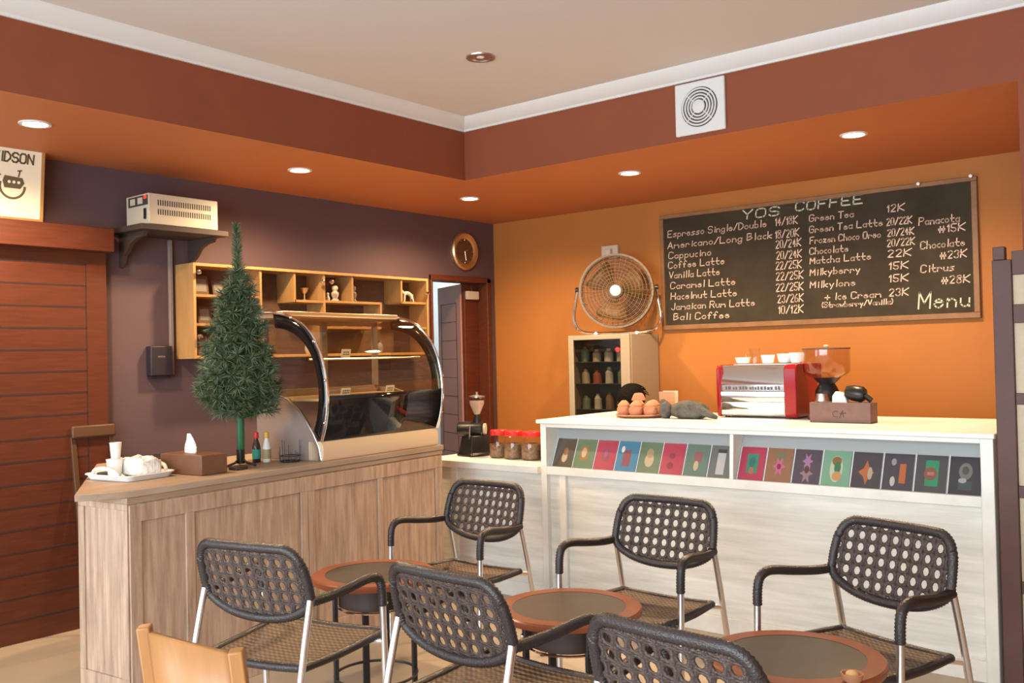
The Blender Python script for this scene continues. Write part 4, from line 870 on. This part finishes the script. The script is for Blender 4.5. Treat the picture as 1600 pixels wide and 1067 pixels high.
# big grinder with smoked hopper
t = thing('espresso_grinder', 'espresso grinder with a wide smoked hopper right of the red machine', 'coffee grinder', (3.322, -1.20, WH+0.0005))
MB().box((-0.075, -0.10, 0), (0.075, 0.12, 0.03)).build('base', M['black'], t, bevel=0.01)
MB().lathe([(0.062, 0.03), (0.062, 0.15), (0.050, 0.175), (0.040, 0.19), (0.072, 0.222)], n=26).build('grinder_body', M['black'], t)
MB().lathe([(0.074, 0.2225), (0.112, 0.245), (0.121, 0.26), (0.121, 0.372)], n=32, cap=False).build('hopper', M['hopper'], t)
MB().lathe([(0.124, 0.3725), (0.124, 0.380), (0, 0.384)], n=32).build('hopper_lid', M['boxbrown'], t)
MB().lathe([(0.012, 0.3845), (0.014, 0.39), (0.010, 0.398), (0, 0.399)], n=14).build('lid_knob', M['ivory'], t)
MB().lathe([(0.035, 0.06), (0.038, 0.10), (0.03, 0.14), (0, 0.142)], (0.0, -0.075, 0), n=18).build('doser', M['steel'], t)
t = thing('wooden_caddy', 'mauve brown box with a scribbled mark on the bar beside the grinder', 'box', (3.4715, -1.385, WH+0.0005))
mb = MB(); mb.box((-0.155, -0.052, 0), (0.155, -0.042, 0.102)); mb.box((-0.155, 0.042, 0), (0.155, 0.052, 0.102)); mb.box((-0.155, -0.042, 0), (-0.145, 0.042, 0.102)); mb.box((0.145, -0.042, 0), (0.155, 0.042, 0.102)); mb.box((-0.145, -0.042, 0.002), (0.145, 0.042, 0.012))
mb.build('box_body', M['boxmauve'], t, bevel=0.002)
mb = MB()
for q in ([(-0.01, 0.03), (-0.03, 0.03), (-0.035, 0.05), (-0.02, 0.06), (-0.008, 0.055)], [(0.0, 0.025), (0.012, 0.055), (0.016, 0.062), (0.018, 0.04), (0.02, 0.028)], [(-0.002, 0.045), (0.035, 0.05)]):
    mb.tube([(a, -0.0525, b) for a, b in q], 0.0016, 5)
mb.build('scribble', M['vent'], t)
random.seed(9)
mb = MB(); mb.prism([(-0.055, 0), (0.055, 0), (0.04, 0.05), (0.022, 0.078), (-0.012, 0.085), (-0.03, 0.06), (-0.032, 0.015)], lambda x, z: (x, -0.026, z), lambda x, z: (x*0.9, 0.026, z*0.96))
o = tag(mb.build('white_cloth', M['tissue'], bevel=0.008), 'white folded cloth standing up out of the mauve brown box', 'cloth'); o.location = (3.455, -1.385, WH+0.075)
mb = MB(); mb.lathe([(0.0, -0.05), (0.03, -0.045), (0.04, -0.01), (0.04, 0.035), (0.03, 0.05), (0, 0.052)], n=20, axis='x'); mb.tube([(0.03, 0, 0.0), (0.06, 0, -0.008), (0.085, 0, -0.022)], 0.014, 10)
o = tag(mb.build('tamper', M['black']), 'black tamper handle lying in the mauve brown box', 'tamper'); o.location = (3.535, -1.383, WH+0.148); o.rotation_euler = (0, math.radians(10), 0)

# ------------------------------------------------------------------ display fridge and fan
t = thing('display_fridge', 'beige glass door drinks fridge against the orange wall under the fan', 'fridge', (1.07, -0.43, 0))
FW, FD, FH = 0.535, 0.41, 1.583
mb = MB(); mb.box((0, 0.03, 0.03), (0.025, FD, FH)); mb.box((FW-0.025, 0.03, 0.03), (FW, FD, FH)); mb.box((0.025, 0.03, FH-0.03), (FW-0.025, FD, FH)); mb.box((0.025, 0.03, 0.03), (FW-0.025, FD, 0.12)); mb.box((0.025, FD-0.02, 0.12), (FW-0.025, FD, FH-0.03))
mb.build('cabinet_body', M['fridge'], t, bevel=0.004)
MB().box((0.026, FD-0.03, 0.121), (FW-0.026, FD-0.021, FH-0.031)).build('liner', M['fridgein'], t)
mb = MB(); mb.box((0, 0, 0.03), (0.045, 0.028, FH)); mb.box((FW-0.075, 0, 0.03), (FW, 0.028, FH)); mb.box((0.045, 0, FH-0.035), (FW-0.075, 0.028, FH)); mb.box((0.045, 0, 0.03), (FW-0.075, 0.028, 0.13))
mb.build('door_frame', M['fridge'], t, bevel=0.004)
MB().box((0.045, 0.008, 0.13), (FW-0.075, 0.014, FH-0.035)).build('door_glass', M['tint'], t)
MB().box((0.046, 0.0145, FH-0.075), (FW-0.076, 0.027, FH-0.036)).build('top_light_box', M['black'], t)
for z in (0.55, 0.80, 1.03, 1.22, 1.38): MB().box((0.027, 0.05, z), (FW-0.027, FD-0.032, z+0.006)).build('wire_shelf', M['steel'], t)
MB().lathe([(0.016, 0.001), (0.016, 0.008), (0, 0.009)], (FW-0.098, 0.004, 1.472), n=16, axis='y').build('indicator_lamp', M['indicator'], t)
mb = MB()
for x in (0.04, FW-0.04):
    for y in (0.06, FD-0.04): mb.lathe([(0.018, 0), (0.018, 0.03)], (x, y, 0), n=12)
mb.build('feet', M['black'], t)
random.seed(21)
cols = [(0.5, 0.42, 0.3), (0.35, 0.10, 0.06), (0.18, 0.25, 0.16), (0.6, 0.56, 0.46), (0.24, 0.16, 0.09)]
for z in (1.036, 1.226, 1.386):
    for k in range(4):
        h = random.uniform(0.09, 0.13); r = random.uniform(0.026, 0.036); c = random.choice(cols)
        shelf = {1.036: 'third', 1.226: 'second', 1.386: 'top'}[z]
        o = tag(MB().lathe([(r, 0), (r, h*0.7), (r*0.5, h*0.88), (r*0.5, h), (0, h)], n=16).build('drink_bottle', plain(c)), 'drink container on the %s shelf inside the glass door fridge' % shelf, 'bottle', 'drinks on the %s fridge shelf' % shelf); o.location = (1.07+0.08+k*0.105, -0.43+0.11, z+0.0005)

t = thing('box_fan', 'large round metal fan on a curved stand on top of the fridge', 'fan', (1.398, -0.255, FH+0.0005), math.radians(27))
FCZ = 1.905-FH; FR = 0.272
mb = MB(); mb.lathe([(FR-0.012, 0.055), (FR+0.004, 0.055), (FR+0.004, -0.055), (FR-0.012, -0.055), (FR-0.012, 0.055)], (0, 0, FCZ), n=48, axis='y', cap=False); mb.build('drum', M['fanmesh'], t)
for sgn, nmz in ((1, 'front_grille'), (-1, 'rear_grille')):
    mb = MB()
    for k in range(9):
        r = 0.045+k*0.026; mb.tube([(r*math.cos(q*PI/20), -sgn*(0.062+0.018*(1-(r/FR)**2)), FCZ+r*math.sin(q*PI/20)) for q in range(40)], 0.0019, 5, closed=True)
    for k in range(36):
        a = k*PI/18; mb.tube([(r*math.cos(a), -sgn*(0.062+0.018*(1-(r/FR)**2)), FCZ+r*math.sin(a)) for r in (0.04, 0.12, 0.20, FR-0.003)], 0.0016, 5)
    mb.build(nmz, M['fanmesh'], t)
MB().lathe([(0.040, 0.078), (0.040, 0.088), (0.03, 0.092), (0, 0.093)], (0, 0, FCZ), n=24, axis='y').build('badge', plain((0.62, 0.62, 0.66), 0.3), t)
MB().lathe([(0.05, -0.03), (0.05, 0.04), (0, 0.045)], (0, 0, FCZ), n=20, axis='y').build('blade_hub', M['greyfig'], t)
for k in range(3):
    mb = MB(); a0 = k*2*PI/3+0.3; A = []; B = []
    for j in range(9):
        r = 0.045+j*0.024; wd = 0.42+0.25*math.sin(PI*j/9)
        A.append((r*math.cos(a0-wd), 0.015, FCZ+r*math.sin(a0-wd))); B.append((r*math.cos(a0+wd), -0.025, FCZ+r*math.sin(a0+wd)))
    mb.strip(A, B); mb.build('blade', M['fanblade'], t, solid=0.003)
mb = MB(); st = [(-FR-0.02, 0, FCZ+0.02), (-FR-0.035, 0, FCZ-0.08), (-FR-0.05, 0, FCZ-0.20), (-FR-0.01, 0, FCZ-0.285), (-0.18, 0, 0.014), (0, 0, 0.012), (0.18, 0, 0.014), (FR+0.01, 0, FCZ-0.285), (FR+0.05, 0, FCZ-0.20), (FR+0.035, 0, FCZ-0.08), (FR+0.02, 0, FCZ+0.02)]
mb.tube(smooth_path(st), 0.011, 10); mb.build('stand', M['chrome'], t)
mb = MB(); mb.tube([(-0.15, -0.10, 0.010), (-0.15, 0.07, 0.010)], 0.010, 8); mb.tube([(0.15, -0.10, 0.010), (0.15, 0.07, 0.010)], 0.010, 8); mb.build('stand_feet', M['chrome'], t)
for s in (-1, 1): MB().lathe([(0.018, -0.012), (0.018, 0.012), (0, 0.014)], (s*(FR+0.024), 0, FCZ+0.02), n=14, axis='x').build('pivot_knob', M['black'], t)

# ------------------------------------------------------------------ person seated behind the bar (only the hair shows above the cups)
HX, HY = 1.795, -0.70
t = thing('stool', 'low dark stool under the person behind the white bar', 'stool', (HX, HY+0.06, 0))
MB().lathe([(0.16, 0.33), (0.17, 0.34), (0.17, 0.36), (0.15, 0.37), (0, 0.37)], n=24).build('seat', M['darkin'], t)
for a, b in ((1, 1), (1, -1), (-1, 1), (-1, -1)): MB().tube([(a*0.09, b*0.09, 0.335), (a*0.13, b*0.13, 0.0)], 0.014, 8).build('leg', M['darkin'], t)
sk = bpy.data.meshes.new('person')
J = [((0, 0.06, 0.52), 0.13), ((0, 0.05, 0.68), 0.115), ((0, 0.02, 0.84), 0.13), ((0, 0.0, 0.94), 0.085), ((0, -0.02, 0.995), 0.05), ((0, -0.035, 1.06), 0.066), ((0, -0.03, 1.14), 0.078),
     ((0.17, 0.02, 0.90), 0.055), ((0.22, -0.03, 0.70), 0.043), ((0.12, -0.14, 0.60), 0.033), ((0.09, -0.17, 0.585), 0.028),
     ((-0.17, 0.02, 0.90), 0.055), ((-0.22, -0.03, 0.70), 0.043), ((-0.12, -0.14, 0.60), 0.033), ((-0.09, -0.17, 0.585), 0.028),
     ((0.10, 0.0, 0.50), 0.085), ((0.12, -0.30, 0.50), 0.062), ((0.12, -0.31, 0.10), 0.042), ((0.12, -0.37, 0.035), 0.033), ((0.12, -0.44, 0.03), 0.028),
     ((-0.10, 0.0, 0.50), 0.085), ((-0.12, -0.30, 0.50), 0.062), ((-0.12, -0.31, 0.10), 0.042), ((-0.12, -0.37, 0.035), 0.033), ((-0.12, -0.44, 0.03), 0.028)]
ED = [(0, 1), (1, 2), (2, 3), (3, 4), (4, 5), (5, 6), (2, 7), (7, 8), (8, 9), (9, 10), (2, 11), (11, 12), (12, 13), (13, 14), (0, 15), (15, 16), (16, 17), (17, 18), (18, 19), (0, 20), (20, 21), (21, 22), (22, 23), (23, 24)]
sk.from_pydata([j[0] for j in J], ED, []); po = bpy.data.objects.new('person', sk); COL.objects.link(po); po.location = (HX, HY, 0.008)
md = po.modifiers.new('skin', 'SKIN'); md.use_smooth_shade = True
for v, (p, r) in zip(sk.skin_vertices[0].data, J): v.radius = (r, r); v.use_root = False
sk.skin_vertices[0].data[0].use_root = True
md = po.modifiers.new('sub', 'SUBSURF'); md.levels = 2; md.render_levels = 2
sk.materials.append(M['skin'])
tag(po, 'person seated behind the white bar, only black hair showing above the clay cups', 'person')
random.seed(4)
mb = MB(); mb.ball((0, -0.02, 1.135), 0.092, seg=40, ring=22, scale=(1.0, 1.12, 1.05), jit=0.018)
mb.v = [q if q.z > 1.075 else Vector((q.x*0.9, q.y*0.9+0.02, 1.075-(1.075-q.z)*0.5)) for q in mb.v]
for k in range(160):
    a = random.uniform(0, 2*PI); e = random.uniform(0.2, 1.5); d = Vector((math.cos(a)*math.cos(e), math.sin(a)*math.cos(e), math.sin(e)))
    p = Vector((0, -0.02, 1.135))+d*0.088; mb.tube([p, p+d*0.01+Vector((0.01*math.sin(a), 0.01, -0.002)), p+d*0.013+Vector((0.022*math.sin(a), 0.02, -0.012))], 0.0018, 4)
mb.build('hair', M['hair'], po)
mb = MB(); mb.ball((0, -0.123, 1.075), 0.012, seg=10, ring=8); mb.ball((0.083, -0.03, 1.08), 0.014, seg=10, ring=8, scale=(0.4, 1, 1.4)); mb.ball((-0.083, -0.03, 1.08), 0.014, seg=10, ring=8, scale=(0.4, 1, 1.4)); mb.build('face_features', M['skin'], po)
mb = MB()
mb.lathe([(0.150, 0.50), (0.145, 0.60), (0.138, 0.70), (0.155, 0.82), (0.135, 0.92), (0.07, 0.97)], (0, 0.035, 0), n=24, cap=False); mb.build('shirt', M['shirt'], po)

# ------------------------------------------------------------------ folding screen at the right edge
t = thing('folding_screen', 'dark plum timber screen with beige panels at the right edge', 'screen', (0, 0, 0))
SX = 4.268; SY = -1.79
mb = MB(); mb.box((SX, SY, 0.0), (SX+0.075, SY+0.045, 1.80)); mb.box((SX+0.006, SY-0.006, 1.80), (SX+0.052, SY+0.04, 1.856)); mb.build('post', M['screen'], t, bevel=0.003)
mb = MB()
for z0, z1 in ((1.735, 1.835), (1.532, 1.610), (1.190, 1.238), (0.80, 0.85), (0.40, 0.45), (0.02, 0.12)): mb.box((SX+0.076, SY+0.006, z0), (SX+0.80, SY+0.038, z1))
mb.box((SX+0.80, SY, 0), (SX+0.875, SY+0.045, 1.80)); mb.build('rails', M['screen'], t, bevel=0.002)
for z0, z1 in ((1.6105, 1.7345), (1.2385, 1.5315), (0.8505, 1.1895), (0.4505, 0.7995), (0.1205, 0.3995)):
    MB().box((SX+0.0765, SY+0.018, z0), (SX+0.7995, SY+0.026, z1)).build('panel', M['screenpaper'], t)

# ------------------------------------------------------------------ rattan armchairs
def outline(n=14):
    # back panel outline (u, v): v is height; rounded top, bowl shaped bottom
    P = []
    P += [(-0.232, 0.645), (-0.232, 0.70), (-0.226, 0.755)]
    P += arc(-0.156, 0.752, 0.066, PI*0.96, PI/2, 6)
    P += [(-0.06, 0.819), (0.06, 0.819)]
    P += arc(0.156, 0.752, 0.066, PI/2, PI*0.04, 6)
    P += [(0.226, 0.755), (0.232, 0.70), (0.232, 0.645)]
    P += [(0.208, 0.612), (0.15, 0.583), (0.08, 0.567), (0.0, 0.562), (-0.08, 0.567), (-0.15, 0.583), (-0.208, 0.612)]
    return P
def bk(u, v):    # back panel point: leans back with height, wraps forward at the sides (chair faces -y)
    return Vector((u, 0.165+0.10*(v-0.64)/0.19*0.55+0.018*(1-(u/0.235)**2), v))
def ribbed(mb, path, r, m=None, closed=False, n=10, step=0.0055):
    P = resample(path, step); rad = [r*(1.08 if k % 2 == 0 else 0.90) for k in range(len(P))]
    mb.tube(P, r, n, closed=closed, m=m, radii=rad)
def make_chair(label):
    t = thing('rattan_armchair', label, 'chair', (0, 0, 0), 0, 'rattan armchairs around the round tables')
    OL = outline(); path = smooth_path([bk(*p) for p in OL]+[bk(*OL[0])], 5)
    mb = MB(); ribbed(mb, path[:-1], 0.0165, closed=True); mb.build('back_frame', M['rattan'], t, ang=60)
    # open cane weave with octagonal holes
    cyc = [(p[0], p[2]) for p in path[:-1]]; C0 = (0.0, 0.69)
    def clampo(x, z):
        a = math.atan2(z-C0[1], x-C0[0]); best = None
        for (ax, az), (bx, bz) in zip(cyc, cyc[1:]+cyc[:1]):
            dx, dz = math.cos(a), math.sin(a); ex, ez = bx-ax, bz-az; det = dx*(-ez)+dz*ex
            if abs(det) < 1e-9: continue
            rx, rz_ = ax-C0[0], az-C0[1]; tt = (rx*(-ez)+rz_*ex)/det; ss = (dx*rz_-dz*rx)/det
            if tt > 0 and -1e-6 <= ss <= 1+1e-6 and (best is None or tt > best): best = tt
        r = math.hypot(x-C0[0], z-C0[1])
        if best is not None and r > best: return (C0[0]+math.cos(a)*best, C0[1]+math.sin(a)*best), True
        return (x, z), False
    mb = MB(); px, pz, hr = 0.0440, 0.0405, 0.0135
    for i in range(-6, 7):
        for j in range(-4, 5):
            cx, cz = i*px, 0.688+j*pz; (qx, qz), out = clampo(cx, cz)
            if out and math.hypot(qx-cx, qz-cz) > 0.02: continue
            vs = []
            for ox, oz in ((1, 0), (1, 1), (0, 1), (-1, 1), (-1, 0), (-1, -1), (0, -1), (1, -1)):
                (x, z), _ = clampo(cx+ox*px/2, cz+oz*pz/2); vs.append(bk(x, z))
            for k in range(8):
                a = k*PI/4+0.0; (x, z), _ = clampo(cx+hr*math.cos(a), cz+hr*1.08*math.sin(a)); q = bk(x, z); vs.append(q)
            mb.add(vs, [(k, (k+1) % 8, 8+(k+1) % 8, 8+k) for k in range(8)])
            # crossing strands standing proud of the sheet
    mb.build('back_weave', M['cane'], t, solid=0.006)
    mb = MB()
    for i in range(-5, 5):
        x = (i+0.5)*px
        zs = [z/200 for z in range(114, 164, 4)]
        pts = [clampo(x, z) for z in zs]; pts = [bk(*p)+Vector((0, -0.003*(-1)**k, 0)) for k, (p, o) in enumerate(pts) if not o]
        if len(pts) > 2: mb.tube(pts, 0.0042, 6)
    for j in range(-3, 4):
        z = 0.688+(j+0.5)*pz; pts = [clampo(x*px/2, z) for x in range(-11, 12)]; pts = [bk(*p)+Vector((0, 0.003*(-1)**k, 0)) for k, (p, o) in enumerate(pts) if not o]
        if len(pts) > 2: mb.tube(pts, 0.0042, 6)
    mb.build('weave_strands', M['cane'], t)
    for s in (-1, 1):
        arm = smooth_path([(s*0.236, 0.172, 0.640), (s*0.246, 0.10, 0.640), (s*0.262, 0.0, 0.650), (s*0.274, -0.085, 0.662), (s*0.279, -0.13, 0.660), (s*0.281, -0.158, 0.640), (s*0.282, -0.168, 0.60), (s*0.282, -0.170, 0.545)], 6)
        mb = MB(); ribbed(mb, arm, 0.0165); mb.build('armrest', M['rattan'], t, ang=60)
        MB().tube([(s*0.282, -0.170, 0.55), (s*0.282, -0.178, 0.30), (s*0.282, -0.185, 0.012)], 0.0125, 12).build('front_leg', M['alu'], t)
        MB().tube(smooth_path([(s*0.236, 0.175, 0.645), (s*0.238, 0.20, 0.55), (s*0.24, 0.235, 0.40), (s*0.245, 0.315, 0.012)]), 0.0125, 12).build('rear_leg', M['alu'], t)
        mb = MB(); mb.lathe([(0.015, 0), (0.015, 0.014), (0, 0.016)], (s*0.282, -0.185, 0), n=12); mb.lathe([(0.015, 0), (0.015, 0.014), (0, 0.016)], (s*0.245, 0.315, 0), n=12); mb.build('foot_cap', M['black'], t)
        MB().tube([(s*0.19, 0.17, 0.415), (s*0.24, 0.237, 0.405)], 0.011, 10).build('seat_bracket', M['alu'], t)
        MB().tube([(s*0.282, -0.174, 0.42), (s*0.235, -0.165, 0.418)], 0.010, 10).build('seat_bracket', M['alu'], t)
    sp = [(-0.245, -0.205), (-0.20, -0.24), (0.20, -0.24), (0.245, -0.205), (0.215, 0.15), (0.17, 0.19), (-0.17, 0.19), (-0.215, 0.15)]
    def sz(x, y): return 0.425+0.012*(y/-0.24 if y < 0 else 0)-0.012*(1-(x/0.25)**2)
    mb = MB(); NX, NY = 16, 16; g = []
    for j in range(NY+1):
        y = -0.24+0.43*j/NY; hw = 0.245-0.032*j/NY
        if j in (0, NY): hw -= 0.04
        elif j in (1, NY-1): hw -= 0.012
        g.append([Vector((hw*(2*i/NX-1), y, sz(hw*(2*i/NX-1), y))) for i in range(NX+1)])
    for a, b in zip(g, g[1:]): mb.strip(a, b)
    mb.build('seat', M['seat'], t, solid=0.010)
    mb = MB(); ribbed(mb, [Vector((x, y, sz(x, y))) for x, y in [(p.x, p.y) for p in smooth_path([(a, b, 0) for a, b in sp+sp[:1]], 5)]][:-1], 0.0145, closed=True); mb.build('seat_frame', M['rattan'], t, ang=60)
    return t
ch = make_chair('rattan armchair against the low white counter, facing the left table')
ch.location = (2.175, -2.885, 0)
dup(ch, 'rattan armchair in the middle in front of the white bar counter', (3.185, -2.905, 0), math.radians(-1))
dup(ch, 'rattan armchair by the right end of the white bar, turned aside', (4.085, -3.00, 0), math.radians(-18))
dup(ch, 'rattan armchair seen from behind near the teak counter, at the left table', (2.425, -4.055, 0), PI+math.radians(12))
dup(ch, 'rattan armchair seen from behind at the middle table', (3.325, -3.985, 0), PI+math.radians(-3))
dup(ch, 'rattan armchair at the bottom edge with only its back showing', (4.155, -4.12, 0), PI+math.radians(-6))

# ------------------------------------------------------------------ round tables
def make_table(label):
    t = thing('round_table', label, 'table', (0, 0, 0), 0, 'low round tables')
    TR, TH = 0.258, 0.55
    MB().lathe([(TR-0.055, TH-0.026), (TR-0.004, TH-0.026), (TR, TH-0.020), (TR, TH-0.005), (TR-0.005, TH), (TR-0.055, TH)], n=56, cap=False).build('tabletop_edge', M['tablewood'], t)
    MB().lathe([(0, TH-0.0255), (TR-0.055, TH-0.0255), (TR-0.055, TH-0.0008), (0, TH-0.0008)], n=56, cap=False).build('tabletop_inlay', M['tabledark'], t)
    MB().lathe([(0.150, TH-0.0265), (0.150, TH-0.125), (0.14, TH-0.13), (0, TH-0.13)], n=40, cap=False).build('drum', M['drum'], t)
    MB().lathe([(0.152, TH-0.128), (0.156, TH-0.133), (0.152, TH-0.138), (0.14, TH-0.138)], n=40, cap=False).build('ring', M['chrome'], t)
    for k in range(4):
        a = PI/4+k*PI/2; c, s = math.cos(a), math.sin(a); Rk = Matrix.Rotation(a, 3, 'Z')
        lg = MB().box((0.158, -0.014, 0.0), (0.176, 0.014, TH-0.027), None, Rk, (0, 0, 0)).build('leg', M['blackmetal'], t, bevel=0.002)
        MB().ball(Rk @ Vector((0.178, 0, TH-0.085)), 0.009, seg=10, ring=6).build('bolt', M['chrome'], lg)
    MB().tube([(0.17*math.cos(k*PI/20), 0.17*math.sin(k*PI/20), 0.13) for k in range(40)], 0.006, 8, closed=True).build('foot_ring', M['blackmetal'], t)
    return t
tb = make_table('low round table nearest the teak counter, between two rattan armchairs'); tb.location = (2.245, -3.485, 0); tb.rotation_euler = (0, 0, 0.3)
dup(tb, 'low round table in the middle, between two rattan armchairs', (3.225, -3.455, 0), 0.25)
dup(tb, 'low round table at the right with a bowl on its rim', (4.085, -3.53, 0), 0.2)
t = thing('ashtray', 'small brown clay bowl on the right hand round table', 'bowl', (4.30, -3.655, 0.5505))
MB().lathe([(0.018, 0), (0.026, 0.008), (0.030, 0.024), (0.026, 0.024), (0.02, 0.01), (0, 0.006)], n=20).build('bowl_body', M['clay'], t)
MB().ball((0, 0, 0.02), 0.018, seg=14, ring=8, scale=(1, 1, 0.6)).build('contents', M['tanwood'], t)

# ------------------------------------------------------------------ honey coloured chair at the bottom left
t = thing('wooden_chair', 'honey coloured wooden chair with a solid curved back at the bottom left', 'chair', (3.335, -5.035, 0), 0)
HB = 0.84
A0 = Vector((-0.167, 0.0, 0)); A1 = Vector((0.166, 0.017, 0))
for p, nm2 in ((A0, 'back_post'), (A1, 'back_post')):
    MB().tube([p+Vector((0, 0.10, 0.0)), p+Vector((0, 0.055, 0.42)), p+Vector((0, 0.0, HB))], 0.022, 4).build(nm2, M['orangewood'], t, bevel=0.004)
mb = MB(); n = 14; rows = []
for z in (0.50, HB-0.012):
    yy = 0.048-(z-0.46)*0.125
    rows.append([A0+(A1-A0)*(0.06+0.88*k/n)+Vector((0, yy-0.028*math.sin(PI*k/n), z+(0.012*math.sin(PI*k/n) if z > 0.6 else 0))) for k in range(n+1)])
mb.strip(*rows); mb.build('back_panel', M['orangewood'], t, solid=0.014)
MB().box((-0.19, 0.06, 0.42), (0.19, 0.44, 0.445)).build('seat', M['orangewood'], t, bevel=0.006)
for x in (-0.17, 0.17): MB().box((x-0.018, 0.40, 0), (x+0.018, 0.436, 0.4195)).build('front_leg', M['orangewood'], t, bevel=0.003)
